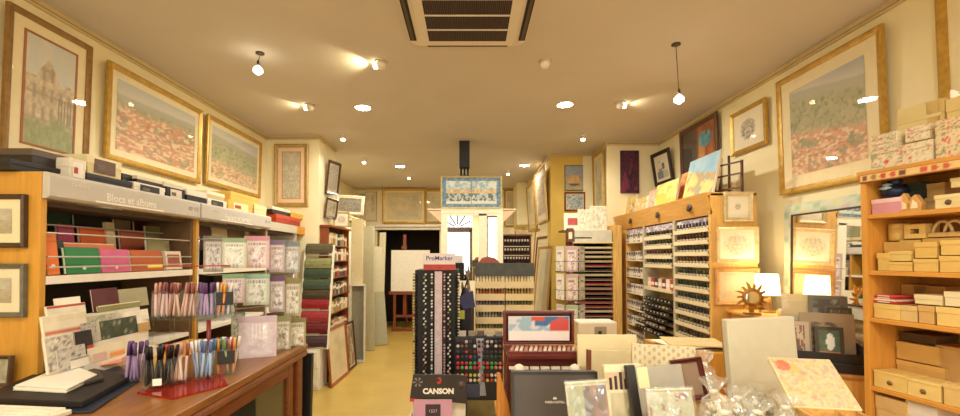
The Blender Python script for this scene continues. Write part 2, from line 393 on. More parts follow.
def wash(label, px, py, dirx, e, on=True):
    """half-globe ceiling spot turned to rake the ceiling"""
    p = atZ(px,py,CEIL-.03)
    t = T('globe_spot', label, 'spotlight', (p[0],p[1],CEIL))
    O('collar', MB().lathe([(.05,0),(.05,-.006),(.036,-.010)],ALU,n=20), t)
    O('globe', MB().lathe([(.034,-.008),(.037,-.025),(.030,-.045),(.012,-.056)],M('#efe7d8',.3,.03),n=20), t)
    if on:
        O('bulb', MB().tube([(dirx*.03,0,-.03),(dirx*.055,0,-.034)],[.02,.016],glow('#fff0c0',16),12), t)
        lamp('SPOT',(p[0]+dirx*.085,p[1],CEIL-.075),e,.012,'globe_light',(0,dirx*R(-112),0),R(120),(1,.86,.5))
wash('half globe ceiling spot casting a yellow beam across the ceiling', 381,66,-1,3.5)
wash('unlit half globe ceiling spot beside the air conditioner', 545,65,1,0,False)
wash('small half globe spot near the left wall pictures, raking the ceiling', 310,108,-1,1.5)
wash('small half globe spot raking the ceiling above the paint cabinet', 620,106,1,1.2)
# air conditioner
ac = T('air_conditioner', 'white square ceiling cassette air conditioner with a dark slatted grille', 'air conditioner', (-.01,2.51,CEIL))
ACW = M('#e6dccd', .4, .03)
def rr(w, r, n=6):
    pts=[]
    for (sx,sy,a0) in ((1,1,0),(-1,1,90),(-1,-1,180),(1,-1,270)):
        for k in range(n+1):
            a=R(a0+90*k/n); pts.append((sx*(w-r)+r*math.cos(a), sy*(w-r)+r*math.sin(a)))
    return pts
O('panel', MB().prism(rr(.385,.09),'z',-.022,0,ACW), ac, .01)
O('inner_panel', MB().prism(rr(.31,.03),'z',-.030,-.02,ACW), ac, .004)
O('grille', MB().prism([(-.252,-.25),(.252,-.25),(.252,.287),(-.252,.287)],'z',-.033,-.029,M('#33262a',.7)), ac)
g = MB()
for k in range(46):
    x=-.245+.49*(k+.5)/46; g.box((x-.0012,-.245,-.036),(x+.0012,.28,-.033),M('#6a5448',.6))
O('grille_fins', g, ac)
for yb_ in (-.18,-.02,.14):
    O('grille_bar', MB().box((-.25,yb_-.005,-.039),(.25,yb_+.005,-.033),ACW), ac)
for k,(a) in enumerate((90,270)):
    X = Matrix.Rotation(R(a),4,'Z')
    O('vane', MB().box((-.29,.335,-.028),(.29,.377,-.020),M('#2c221d',.6),X).box((-.27,.35,-.034),(.27,.366,-.028),M('#5a4638',.5),X), ac)
O('vane', MB().box((-.27,.368,-.026),(.27,.376,-.020),M('#4a3a30',.6)).box((-.27,-.376,-.026),(.27,-.368,-.020),M('#4a3a30',.6)), ac)

# black ceiling post above the mirror
bp = T('ceiling_post', 'black square post hanging from the ceiling above the blue tile picture', 'post', tuple(at(464.5,145,5.4))[:2]+(CEIL,))
O('sleeve', MB().box((-.065,-.065,-.33),(.065,.065,0),M('#141110',.5)), bp, .004)
for x in (-.042,0,.042): O('rod', MB().tube([(x,0,-.33),(x,0,-.44)],.014,M('#141110',.5),10), bp)
O('foot_plate', MB().box((-.06,-.06,-.53),(.06,.06,-.43),M('#141110',.5)), bp, .004)

# ================================================================ pictures on the walls
LW = XL+.042
def lwall(label, pxa, pxb, ztop, zbot, **k):
    a = atX(pxa,200,LW).y; b = atX(pxb,200,LW).y
    return picture(label, b-a, ztop-zbot, (XL+.017,(a+b)/2,zbot), R(90), k.pop('rx',R(1.2)), **k)
lwall('tall pale gilt framed street view above the black boxes, nearest on the left wall', 2,88.5,2.83,2.02, frame='#94703c', mount='#efe0b4', mw=.068, art=art_house(3), fw=.034, n=50, inner='#a5663a')
lwall('wide gold framed view over orange roofs, middle one of the left wall', 105.5,201,2.81,2.15, mount='#efe2b8', mw=.055, art=art_town(11,hz=.82,split=.66,slope=-.05), fw=.04, n=80)
lwall('wide gold framed green and orange landscape, last on the left wall before the pier', 206.5,261,2.815,2.17, mount='#efe2b8', mw=.05, art=art_town(21,(206,160,110),(150,158,112),hz=.80,split=.30), fw=.04, n=80)
def rwall(label, pxa, pxb, ztop, zbot, **k):
    X = XR-.042; a = atX(pxa,200,X).y; b = atX(pxb,200,X).y
    return picture(label, a-b, ztop-zbot, (XR-.017,(a+b)/2,zbot), R(-90), k.pop('rx',R(1.2)), **k)
rwall('very large gold framed panorama of orange roofs on the right wall', 779,887,2.83,1.965, mount='#efe0b6', mw=.09, art=art_town(31,(204,138,98),(134,136,96),(150,158,172),.90,.42,.16), fw=.04, n=100)
rwall('small gold framed print of a grey crest between the figure painting and the panorama', 731,766.5,2.775,2.40, mount='#f0e4c4', mw=.03, art=art_sketch(41,ink=(96,92,88),rx=.26,ry=.32), fw=.035, n=60, pale=.1)
def art_figure(u,v):
    bg = mix((110,62,34),(190,108,52), 1.4*fb(u*7,v*7,5)-.2)
    if v>.45 and u<.45: bg = mix((104,62,36),(60,78,84), fb(u*7,v*8,8))
    if v<.26: bg = mix((206,116,52),(110,52,30), fb(u*8,v*8,3))
    t = (v-.2)/.45
    xc = .42+.30*t-.12*t*t                      # the bent back
    if 0<t<1.05 and abs(u-xc)<.17*(1-.45*t): bg = mix((232,184,120),(176,108,60), abs(u-xc)*4+.5*fb(u*9,v*9,2))
    if .2<u<.52 and abs(v-.30-.25*(u-.2))<.055: bg = (222,168,104)
    if ((u-.60)/.10)**2+((v-.70)/.085)**2<1: bg = (200,138,86)
    if ((u-.70)/.19)**2+((v-.80)/.105)**2<1 and fb(u*9,v*9,7)>.3: bg = mix((40,110,134),(120,184,186), fb(u*14,v*14,4))
    return bg
rwall('dark framed painting of a crouching figure with a blue headdress', 681,718.5,2.885,2.03, frame='#5a3820', mw=0, fw=.05, art=art_figure, metal=.1, n=64, pale=.02)
def art_modern(u,v):
    c=(232,224,200)
    if v<.35: c=(70,104,142) if u<.55 else (196,180,140)
    if .42<v<.72 and .5<u<.75: c=(52,60,54)
    if .75<v<.9 and .2<u<.4: c=(214,190,90)
    if .35<v<.5 and .15<u<.5: c=(160,120,60)
    return mix(c,(150,140,120),.25*fb(u*9,v*9,3))
picture('black framed modern print hung tilted in the corner beside the purple panel', .34,.40,(XR-.05,5.13,2.37),R(-78),R(7),frame='#2a1d14',mw=.04,art=art_modern,fw=.045,metal=.1,ry=R(-3))
picture('narrow gold frame at the front end of the right wall above the gift boxes', .62,.84,(XR-.02,1.83,2.02),R(-90),R(1),mount='#ecdcae',mw=.12,art=art_pale(12,(232,214,160)),fw=.045)
# purple canvas on the step
pc = T('hanging_canvas','unframed dark purple canvas on the step of the right wall','painting',(2.02,5.395,2.30))
O('stretcher', MB().box((-.115,-.022,0),(.115,0,.535),M('#3a1626',.7)), pc)
O('print', art_mesh(.23,.535,art_cols(52,[(58,18,40),(84,26,56),(44,14,34),(110,40,60)],5),20,-.0225), pc)
picture('tall gold framed pale print on the side of the step, beside the purple canvas', .46,.78,(1.728,5.66,2.10),R(-90),R(1),mount='#e8dcae',mw=.05,art=art_pale(14,(206,196,150),(150,140,96),.8),fw=.04)
def art_boat(u,v):
    if v>.62: return mix((86,110,140),(140,150,160), fb(u*5,v*8,2))
    if v>.28 and abs(u-.5)<.5*(1.05-v): return mix((216,166,84),(182,122,60), fb(u*9,v*6,3))
    if ((u-.5)/.3)**2+((v-.27)/.1)**2<1: return (52,42,36)
    return mix((206,176,110),(90,104,122), fb(u*6,v*10,7))
picture('small unframed poster of a sail on the ochre wall, upper of two', .27,.36,(1.475,6.012,2.425),0,0,frame='#6a6a64',mw=0,fw=.012,art=art_boat,glass=False,metal=0,ft=.012)
picture('small red framed blue and white print on the ochre wall, lower of two', .29,.265,(1.48,6.012,2.14),0,0,frame='#8a3a22',mw=.012,fw=.022,art=art_cols(61,[(120,150,160),(190,206,200),(86,112,126),(214,214,196)],9),metal=0)
picture('tall pale framed portrait leaning out from the back side wall, nearer of two', .88,.80,(1.125,6.55,2.02),R(-90),R(3),frame='#c8a468',mount='#efe6d0',mw=.10,fw=.03,art=art_cols(71,[(176,156,130),(206,186,156),(128,104,86),(226,212,186)],5,False))
picture('tall gold framed pale print further back on the side wall, farther of two', .84,.82,(1.125,7.55,1.96),R(-90),R(3),mount='#e8dcb0',mw=.10,fw=.04,art=art_pale(73,(214,200,156),(150,142,104),.7))
# back wall
picture('gilt framed pale seascape above the dark alcove', .92,.75,(at(404.5,225,9.0).x,YB-.03,2.185),0,R(2),mount='#ecdcae',mw=.05,fw=.05,art=art_pale(81,(218,196,138),(176,166,132),.7))
picture('gilt framed print on the back wall half hidden behind the mirror pillar', .5,.72,(-.72,YB-.01,2.2),0,0,mount='#ecdcae',mw=.05,fw=.045,art=art_pale(82,(222,204,156)))
picture('slim gold framed print on the back wall between pillar and corner', .30,.78,(at(511.5,225,9.0).x,YB-.01,2.13),0,0,mount='#efe0b6',mw=.03,fw=.03,art=art_pale(83,(214,196,150)))
picture('unglazed pale architectural sheet on the back wall beside the canvases', .24,.62,(-2.06,YB-.01,2.25),0,0,frame='#d6c8a2',mw=0,fw=.012,art=art_pale(84,(222,208,172),(160,150,120),.7),glass=False)
picture('narrow pale sheet on the back wall next to the left corner', .16,.62,(-2.30,YB-.01,2.22),0,0,frame='#d6c8a2',mw=0,fw=.012,art=art_pale(85,(228,216,180),(170,160,130),.7),glass=False)
# pier
picture('tall framed pale print with pink mount on the face of the left pier', .405,.75,(at(291,200,5.12).x,5.135,2.10),0,R(.5),frame='#b9975a',mount='#f0d2ac',mw=.055,fw=.045,art=art_sketch(91,(214,204,176),(148,142,116),.9,.7),inner='#c99a6a')
picture('dark framed drawing hung tilted on the side of the pier, upper of two', .36,.42,(-1.772,5.50,2.30),R(84),R(8),frame='#4a3422',mount='#d8c8a8',mw=.03,fw=.035,art=art_sketch(93,(180,164,140),(96,84,74),.6,.6),metal=.1,ry=R(-4))
picture('small dark framed print on the side of the pier just above the book shelf', .34,.26,(-1.775,5.46,1.985),R(84),R(7),frame='#5a452e',mount='#d4c6a4',mw=.03,fw=.03,art=art_pale(94,(190,180,150),(110,100,80),.8),metal=.1)
# ================================================================ left wall gondola units
def yx(px, X): return atX(px,240,X).y
GREY = M('#bcb3a4', .45, .05); LIP = M('#e9dfcb', .45, .05); WIRE = M('#cfc7b8', .3, .05, 10, .7); SILV = M('#a39b8c', .4, .08)
GX = -1.90
SHZ = 1.405
def gondola(label, Y0, Y1, sign, hooks=False, words=None):
    t = T('display_unit', label, 'shelving', (0,0,0))
    if sign: 
        O('side_panel', MB().box((XL+.02,Y0,0),(GX,Y0+.03,1.88),OAK), t, .003)
        O('side_panel', MB().box((XL+.02,Y1-.03,0),(GX-.02,Y1-.005,1.76),M('#6e5232',.6)), t)
    else:
        O('side_panel', MB().box((XL+.02,Y0,0),(GX-.02,Y0+.02,1.755),GREY), t)
        O('side_panel', MB().box((XL+.02,Y1-.02,0),(GX-.02,Y1,1.755),GREY), t)
    a,b = Y0+.032, Y1-.032
    O('back_panel', MB().box((XL+.03,a,0),(XL+.05,b,1.76),M('#2a201a',.8)), t)
    O('top_board', MB().box((XL+.02,a,1.735),(GX-.05,b,1.758),M('#5a4a3c',.7)), t)
    O('shelf', MB().box((XL+.06,a,SHZ-.02),(GX-.02,b,SHZ),LIP).box((GX-.02,a,SHZ-.03),(GX,b,SHZ+.008),LIP), t)
    O('shelf', MB().box((XL+.06,a,.96),(GX-.02,b,.985),LIP), t)
    O('base', MB().box((XL+.06,a,0),(GX-.02,b,.12),GREY), t)
    if sign:
        h = O('header_sign', MB().prism([(GX+.001,1.76),(GX+.02,1.76),(GX+.035,1.772),(GX+.035,1.868),(GX+.02,1.88),(GX+.001,1.88)],'y',Y0+.002,Y1-.01,M('#c3bbad',.35,.04)), t, .004)
        O('header_strip', MB().box((GX+.0355,Y0+(.22*(Y1-Y0)),1.773),(GX+.037,Y0+(.66*(Y1-Y0)),1.781),M('#f2ead8',.4,0)), h)
        text(words, .056, M('#e9e2d2',.5,0), h, (GX+.0362,Y0+.44*(Y1-Y0),1.806), (R(90),0,R(90)), 'lettering', .0006, 'CENTER', .001)
        text('CANSON', .022, M('#e6dece',.5,0), h, (GX+.0362,Y0+.14*(Y1-Y0),1.838), (R(90),0,R(90)), 'lettering')
        text('G2  C3', .035, M('#8d8474',.5,0), h, (GX+.0362,Y0+.92*(Y1-Y0),1.822), (R(90),0,R(90)), 'lettering')
    if not hooks:
        for (x,z) in ((GX-.02,1.61),(GX-.005,1.50),(GX,1.452),(GX-.2,1.66)):
            w = MB().tube([(x-.06,a,z),(x,a+.01,z),(x,b-.01,z),(x-.06,b,z)],.004,WIRE,6); O('wire_rail', w, t)
    return t
Y1a, Y1b = yx(40,GX), yx(196,GX)
gondola('long pale shelving unit with oak end panel and sign, nearest on the left wall', Y1a, Y1b, True, words='Blocs et albums')
Y2a, Y2b = Y1b+.004, yx(268,GX)
gondola('second pale shelving unit with grey sign, beyond the first orange post', Y2a, Y2b, True, True, words='Papiers et cartes')
Y3a, Y3b = Y2b+.006, 4.78
gondola('third shelving unit with plain grey metal sides, just before the pier', Y3a, Y3b, False, True)
O('header_sign', MB().box((GX-.03,Y3a,1.759),(GX-.005,Y3b-.02,1.84),M('#c3bba4',.4,.04)), bpy.data.objects['display_unit.002'])
# framed pictures hung on the oak end panel
def art_view(u,v): return mix((196,192,172),(140,136,116),fb(u*6,v*8,4)) if v>.55 else mix((176,166,132),(124,112,86),fb(u*7,v*9,6))
picture('dark framed small landscape on the oak end panel, upper of two', .30,.235,(-2.10,Y1a-.002,1.54),0,R(1),frame='#4a3420',mount='#efdfb6',mw=.045,art=art_view,fw=.022,metal=.1)
picture('grey framed small landscape on the oak end panel, lower of two', .30,.235,(-2.095,Y1a-.002,1.235),0,R(1),frame='#6a6654',mount='#e9dcb8',mw=.045,art=art_view,fw=.022,metal=.1)
picture('tiny dark framed picture on the counter ledge by the oak end panel',.10,.13,(at(1,386,1.86).x,1.86,at(1,386,1.86).z),0,R(-4),frame='#5a4630',mw=0,fw=.014,art=art_pale(99,(150,144,120),(100,96,80),.8),metal=.1,n=8)
S('ledge_shelf','narrow oak shelf strip under the tiny dark framed picture','shelf',MB().box((-.12,-.03,-.02),(.12,.03,0),OAK),(at(1,386,1.86).x-.04,1.86,at(1,386,1.86).z-.001))
# ---- pads and albums on the rails
def pad(label, pa, pb, yt, yb, X, hexc, group=None, dot=False, rx=-8, th=.018, name='sketch_pad', cat='sketch pad', art=None, strip=None, zb=None):
    Ya, Yb = yx(pa,X), yx(pb,X); p0 = atX((pa+pb)/2,yb,X); p1 = atX((pa+pb)/2,yt,X)
    w = Yb-Ya; h = p1.z-p0.z; z = p0.z if zb is None else zb
    if zb is not None: h = p1.z-zb
    t = T(name,label,cat,(X,(Ya+Yb)/2,z),R(90),group,R(rx))
    O('pages', MB().box((-w/2+.003,.004,.003),(w/2-.003,th-.002,h-.003),M('#efe4cc',.8,.05)), t)
    O('cover', MB().box((-w/2,0,0),(w/2,.004,h),M(hexc,.5,.1)).box((-w/2,th-.002,0),(w/2,th,h),M(hexc,.5,.1)), t)
    if art: O('cover_picture', art_mesh(w*.96,h*.94,art,14,-.0008,h*.03), t)
    if dot: O('sticker', MB().tube([(0.0,-.0003,h*.2),(0,-.002,h*.2)],.010,M('#f1e8d4',.5),12), t)
    if strip: O('title_strip', MB().box((-w/2,-.0012,h*.80),(w/2,-.0002,h*.97),M(strip,.5)), t)
    return t
pad('orange elastic sketch pad at the oak panel end of the front rail',48.5,61,232,276,-1.925,'#e2731c',None,True,zb=SHZ+.012)
pad('green sketch pad on the front rail between orange and pink pads',68,102,247,276,-1.925,'#1f7a3c',None,True,zb=SHZ+.012)
pad('pink sketch pad on the front rail next to the green pad',103,131,249,275,-1.925,'#cf5f86',None,True,zb=SHZ+.012)
pad('brown orange sketch pad on the front rail, furthest from the oak panel',133,164,250,274,-1.925,'#b8581c',None,True,zb=SHZ+.012)
pad('black portfolio standing behind the green pad',60,68,240,275,-1.955,'#1f1a17',zb=SHZ+.004)
pad('cream boxed pad lying along behind the green and pink pads',68,118,243,262,-1.975,'#e6cfa4',strip='#d8744a',zb=SHZ+.004)
pad('magenta sketch pad in the back row of the first unit',62,78,224,262,-2.10,'#b43e66',zb=SHZ+.004,rx=-6)
pad('bright orange sketch pad in the back row of the first unit',84,109,227,262,-2.10,'#dd641d',zb=SHZ+.004,rx=-6)
pad('cream spiral pad standing tilted in the back row of the first unit',110,119,222,262,-2.09,'#d8c69a',zb=SHZ+.004,rx=-6)
pad('brick red sketch pad in the back row of the first unit',124,148,230,262,-2.10,'#a5502c',True and None,True,zb=SHZ+.004,rx=-6)
pad('olive green pad in the back row near the first orange post',150,167,226,262,-2.10,'#7c7442',zb=SHZ+.004,rx=-6)
pad('dark green album on the top rear rail by the oak panel',49,72,208,234,-2.20,'#1d4a30',dot=True,zb=SHZ+.16,rx=-4)
pad('black album on the top rear rail beside the dark green album',76,112,208,232,-2.20,'#1f1b18',zb=SHZ+.16,rx=-4)
pad('taupe album on the top rear rail of the first unit',116,132,210,234,-2.20,'#8d7a62',zb=SHZ+.16,rx=-4)
pad('dark red album on the top rear rail close to the first orange post',136,150,214,236,-2.20,'#5a2020',zb=SHZ+.16,rx=-4)
pad('dark brown album on the back rail against the first orange post',168,186,218,262,-2.08,'#3a2c22',zb=SHZ+.004,rx=-5)
pad('grey green pad on the front rail before the small red card',150,172,240,274,-1.99,'#8a8258',zb=SHZ+.004,rx=-6)
pad('small framed looking red card on the front rail by the first orange post',167,183,251,274,-1.93,'#c9baa0',art=lambda u,v:(150,74,54) if .14<u<.86 and .14<v<.86 else (214,200,170),zb=SHZ+.012)
for k,(a,b,hx,lb) in enumerate(((199,212,'#4a1f24','wine red'),(213,228,'#bfae86','beige'),(229,246,'#6d5a44','brown'),(247,262,'#c7b98a','straw coloured'))):
    pad(lb+' album standing on the top rail of the second unit', a,b,222,240,-2.05,hx,zb=SHZ+.15,rx=-4)
# lower tiers behind the counter
tier = T('pad_rack','pale stepped rack of drawing blocks behind the counter','rack',(0,0,0))
for i,(x0,x1,zt) in enumerate(((-1.884,-1.848,1.220),(-1.846,-1.796,1.090),(-1.794,-1.74,1.005))):
    O('step', MB().box((x0,1.96,.951),(x1,2.42,zt),LIP), tier)
def low(label, pa, pb, yt, yb, tierx, hexc, **k): return pad(label,pa,pb,yt,yb,tierx,hexc,rx=-9,th=.012,**k)
def art_bw(s,a=(226,216,196),b=(120,112,104)): return art_cols(s,[a,b,a,(170,160,144),a,(196,180,160)],6,False)
low('olive and cream block at the far end of the top step',100,142,303,316,-1.85,'#8a8450',strip='#e6d8ae',zb=1.222)
low('white block with printed edge on the top step by the oak panel',50,88,304,320,-1.85,'#e6dcc4',strip='#b8503a',zb=1.222)
low('maroon book high behind the olive block',96,121,288,312,-1.86,'#5a2326',zb=1.222)
low('grey green block high at the end of the top step',122,150,288,312,-1.86,'#a49a78',zb=1.222)
low('cream block with an orange red band on the middle step',49,92,313,345,-1.80,'#e9ddc0',strip='#e0d2b0',art=lambda u,v:(196,84,54) if .46<v<.6 else (226,214,186),zb=1.092)
low('speckled drawing block on the middle step',94,120,314,345,-1.80,'#b8b090',art=art_bw(5,(196,190,160),(120,124,96)),zb=1.092)
low('dark green lettered block tilted on the middle step',104,140,318,347,-1.797,'#4a5038',art=art_cols(9,[(66,72,50),(58,64,44),(72,78,58),(150,150,120)],9),zb=1.092)
low('white block at the far end of the middle step',128,152,310,332,-1.80,'#efe6d0',zb=1.092)
low('pale block with photograph cover on the front step by the oak panel',52,80,334,366,-1.75,'#e2d8c2',art=art_bw(12),zb=1.007)
low('grey photograph covered block on the front step',62,90,346,372,-1.744,'#c9c2b4',art=art_bw(15,(206,200,190),(90,86,88)),zb=1.007)
low('black and red block on the front step',82,98,330,366,-1.755,'#2a2422',art=lambda u,v:(190,70,50) if u>.6 and v<.55 else (44,38,36),zb=1.007)
low('cream lined block with orange corner on the front step',92,128,344,366,-1.75,'#e4d8b8',art=lambda u,v:(222,140,66) if u>.55 and v<.5 else (224,212,180),zb=1.007)
low('white envelope pack behind the bordered white block',60,84,297,312,-1.862,'#efe6d2',zb=1.222)
low('grey striped block between the bordered block and the speckled block',86,100,322,345,-1.792,'#a8a294',art=art_bw(21,(190,184,170),(110,106,100)),zb=1.092)
low('tan kraft pad beside the dark green lettered block',141,152,322,346,-1.79,'#c09a5c',zb=1.092)
low('small white card pad in front of the photograph blocks',74,92,356,374,-1.742,'#efe6d4',strip='#9a9488',zb=1.007)
low('mint card pad at the far end of the front step',129,146,350,364,-1.75,'#b8c2a4',zb=1.007)
low('pale pink card pad between the lined block and the black red block',97,110,352,368,-1.742,'#d8b4a4',zb=1.007)
# ---- boxes lying on top of the gondola units
def carton(label, pa, pb, yt, yb, X, hexc, group=None, lid=None, face=None, depth=.30, z=None, name='carton', cat='box', h=None, rz=0, lab=None):
    Ya, Yb = yx(pa,X), yx(pb,X); m = (pa+pb)/2
    z0 = atX(m,yb,X).z if z is None else z; hh = (atX(m,yt,X).z-z0) if h is None else h
    w = Yb-Ya
    t = T(name,label,cat,(X,(Ya+Yb)/2,z0),R(90)+R(rz),group)
    O('body', MB().box((-w/2,0,0),(w/2,depth,hh*.62),M(hexc,.55,.08)), t, .002)
    O('lid', MB().box((-w/2-.002,-.002,hh*.55),(w/2+.002,depth+.002,hh),M(lid or hexc,.5,.1)), t, .002)
    if face: O('paper_label', MB().box((-w*.32,-.0035,hh*.12),(w*.30,-.002,hh*.86),M(face,.6)).box((-w*.26,-.0045,hh*.3),(-w*.02,-.0035,hh*.6),M(lab or '#6a5a4a',.6)), t)
    return t
ZT = 1.882
zt = 1.762
carton('large flat black portfolio box lying at the end over the oak panel', 8,66,161,172,-2.0,'#191512',z=ZT,h=.047,depth=.36,lid='#241e1a')
c1 = carton('big black box with brown lid resting on the flat black box', 30,84,145,160,-2.02,'#2b1e1a',z=ZT+.05,h=.07,lid='#5f4c3a',depth=.34)
carton('white box with red edge above the sign of the first unit', 68,84,159,176,-1.955,'#e8ddc6',z=ZT,face='#f2ead8',lab='#b03a34',lid='#e8ddc6')
carton('cream box with a dark picture on its side, on top of the first unit', 86,120,153,168,-1.99,'#dcc890',z=ZT+.055,face='#6a4a34',lid='#e6d7a8',h=.10)
carton('flat black box under the cream picture box', 85,131,168,180,-1.97,'#15110f',z=ZT,h=.053,lid='#231d1a')
carton('flat black box with gold clasp half way along the first unit', 121,150,166,176,-2.02,'#1d1815',z=ZT+.056,h=.05,lid='#2a2420')
carton('white box with black printing half way along the first unit', 133,164,176,192,-1.965,'#eadfc9',z=ZT,face='#2a2422',h=.06)
carton('dark box with pale lid lying over the white printed box', 136,168,168,180,-1.99,'#2a211c',z=ZT+.062,h=.045,lid='#d9c9a8')
carton('black box at the far end of the first unit', 166,184,178,196,-1.96,'#1a1614',z=ZT,h=.075,face='#d6c8ae')
carton('pale flat box over the black box at the far end of the first unit', 163,186,180,184,-1.98,'#dccdb0',z=ZT+.078,h=.03)
carton('black case with white lid at the near end of the second unit', 186,206,186,204,-1.955,'#171310',z=ZT,h=.09,lid='#e0d4be')
carton('white flat box lying at the middle of the second unit', 207,226,190,205,-1.96,'#ebe2cd',z=ZT,h=.06,face='#3a322c')
carton('olive box lying on the white flat box of the second unit', 206,224,186,192,-1.985,'#b9aa76',z=ZT+.062,h=.06,lid='#e6dbb8')
carton('yellow box with red label near the pier end of the second unit', 228,252,196,212,-1.955,'#dcae4a',z=ZT,h=.085,face='#efd9a0',lab='#a8442c')
carton('upper yellow carton over the labelled yellow box', 230,258,188,197,-1.97,'#d9b252',z=ZT+.088,h=.075)
carton('cream carton at the pier end of the second unit', 254,266,200,218,-1.955,'#e6d09a',z=ZT,h=.10)
carton('red box with yellow side on the third unit below the tall print', 276,300,209,222,-1.97,'#a83a20',z=zt+.09,h=.09,lid='#c9482a')
carton('orange yellow box under the red box on the third unit', 271,305,216,226,-1.965,'#d8962e',z=zt,h=.088)
carton('black and white magazine box on the red box', 272,290,202,210,-1.99,'#231d1a',z=zt+.183,h=.07,lid='#e6dcc0')
carton('yellow box beside the magazine box', 291,303,203,212,-1.99,'#d9ae3c',z=zt+.183,h=.055)
# ================================================================ counter
CZ, CXF, CY0, CY1, CXB = .95, -1.02, .35, 2.74, -1.57
cn = T('counter','dark polished wooden shop counter with a glass front door, stacked with pens','counter',(0,0,0))
CT = wood('#8f5c28', .3, 'y')
O('top', MB().box((CXB,CY0,CZ-.035),(CXF,CY1,CZ),CT), cn, .006)
O('edge_moulding', MB().prism([(CXF-.02,CZ-.075),(CXF-.004,CZ-.07),(CXF+.006,CZ-.05),(CXF-.002,CZ-.036),(CXF-.03,CZ-.036)],'y',CY0,CY1-.02,CHEST), cn)
bx = CXF-.035
O('body', MB().box((CXB+.02,CY0+.02,.08),(bx-.03,CY1-.03,CZ-.036),wood('#5a2c14',.35,'z')), cn)
def dpanel(y0,y1):
    d = O('door', MB().box((bx-.03,y0,.12),(bx,y0+.07,CZ-.08),CHEST).box((bx-.03,y1-.07,.12),(bx,y1,CZ-.08),CHEST).box((bx-.03,y0+.07,.12),(bx,y1-.07,.2),CHEST).box((bx-.03,y0+.07,CZ-.15),(bx,y1-.07,CZ-.08),CHEST), cn, .004)
    O('glass', MB().box((bx-.018,y0+.07,.2),(bx-.014,y1-.07,CZ-.15),PANE), d)
    O('interior', MB().box((bx-.0295,y0+.07,.2),(bx-.028,y1-.07,CZ-.15),M('#2a2620',.6,.5,18)), d)
    O('knob', MB().lathe([(.006,0),(.011,.008),(.009,.016),(.003,.02)],GOLDM,n=12,X=Matrix.Translation((bx,y1-.035,.55))@Matrix.Rotation(R(90),4,'Y')), d)
GOLDM = M('#b58a3c',.3,.1,10,.8)
dpanel(.95,1.72); dpanel(1.78,2.60)
O('plinth', MB().box((CXB+.05,CY0+.05,0),(bx-.06,CY1-.06,.08),M('#2a1508',.6)), cn)
O('corner_post', MB().box((bx-.05,CY1-.10,.08),(bx+.012,CY1-.025,CZ-.036),CHEST), cn, .006)
# back ledge carrying things behind the counter
S('counter_ledge','oak ledge between the counter and the drawing block rack','ledge',MB().box((-1.885,1.30,.90),(-1.575,2.9,.949),OAKY),(0,0,0),bev=.004)
# things on the counter
def flat(name,label,cat,pts,z0,h,hexc,rough=.5,lid=None,group=None):
    c = Vector((sum(p[0] for p in pts)/len(pts), sum(p[1] for p in pts)/len(pts)))
    return S(name,label,cat,MB().prism([(p[0]-c.x,p[1]-c.y) for p in pts],'z',0,h,M(hexc,rough,.08)),(c.x,c.y,z0),bev=.003)
def zq(pts, z): return [tuple(atZ(a,b,z))[:2] for a,b in pts]
kb = T('keyboard','cream computer keyboard at the near corner of the counter','keyboard',(-1.60,1.46,CZ+.001),R(-6))
O('body', MB().box((-.21,-.075,0),(.21,.075,.018),M('#d9cfb4',.5)), kb, .004)
for r_ in range(5):
    row = MB()
    for k in range(14): row.box((-.20+k*.0286,-.066+r_*.0265,.018),(-.20+k*.0286+.025,-.066+r_*.0265+.023,.027),M('#efe6cf',.5))
    O('key_row', row, kb)
flat('portfolio','dark blue slim folder sticking out under the black portfolio','folder',zq([(62,413),(92,412),(140,380),(120,366),(20,392)],CZ+.006),CZ+.001,.008,'#252a3a',.35)
pf = zq([(-22,398),(82,402.5),(131,376),(62,362)],CZ+.03)
flat('portfolio','big black portfolio lying on the counter under white paper','portfolio',pf,CZ+.0105,.022,'#1e1917',.55)
S('paper_stack','loose stack of white paper on the black portfolio','paper',(lambda m:[m.prism([(p[0]+dx,p[1]+dy) for p in [(q[0]+1.56,q[1]-1.75) for q in zq([(13,386),(66,389),(95,375),(68,364)],CZ+.05)]],'z',k*.004,k*.004+.0035,M('#f2ebda',.8,.03)) for k,(dx,dy) in enumerate([(0,0),(.006,-.004),(-.004,.004),(.003,.006),(.008,0)])][-1])(MB()),(-1.56,1.75,CZ+.0335))
flat('notebook','small dark notebook lying behind the white paper','notebook',zq([(84,383),(104,378),(98,369),(86,371)],CZ+.045),CZ+.0335,.014,'#3a332c')
flat('paper_pad','salmon pink paper pad on the ledge before the pen cups','paper',zq([(100,372),(128,367),(126,358),(104,361)],CZ+.008),CZ+.0335,.008,'#d88a68')
tray = S('pen_tray','transparent red plastic tray under the pen cups','tray',(lambda m:m.prism([(p[0]+1.2,p[1]-1.8) for p in zq([(137,393),(172.5,399),(228,385),(222,374),(188,378)],CZ+.004)],'z',0,.006,REDAC))(MB()),(-1.2,1.8,CZ+.001))
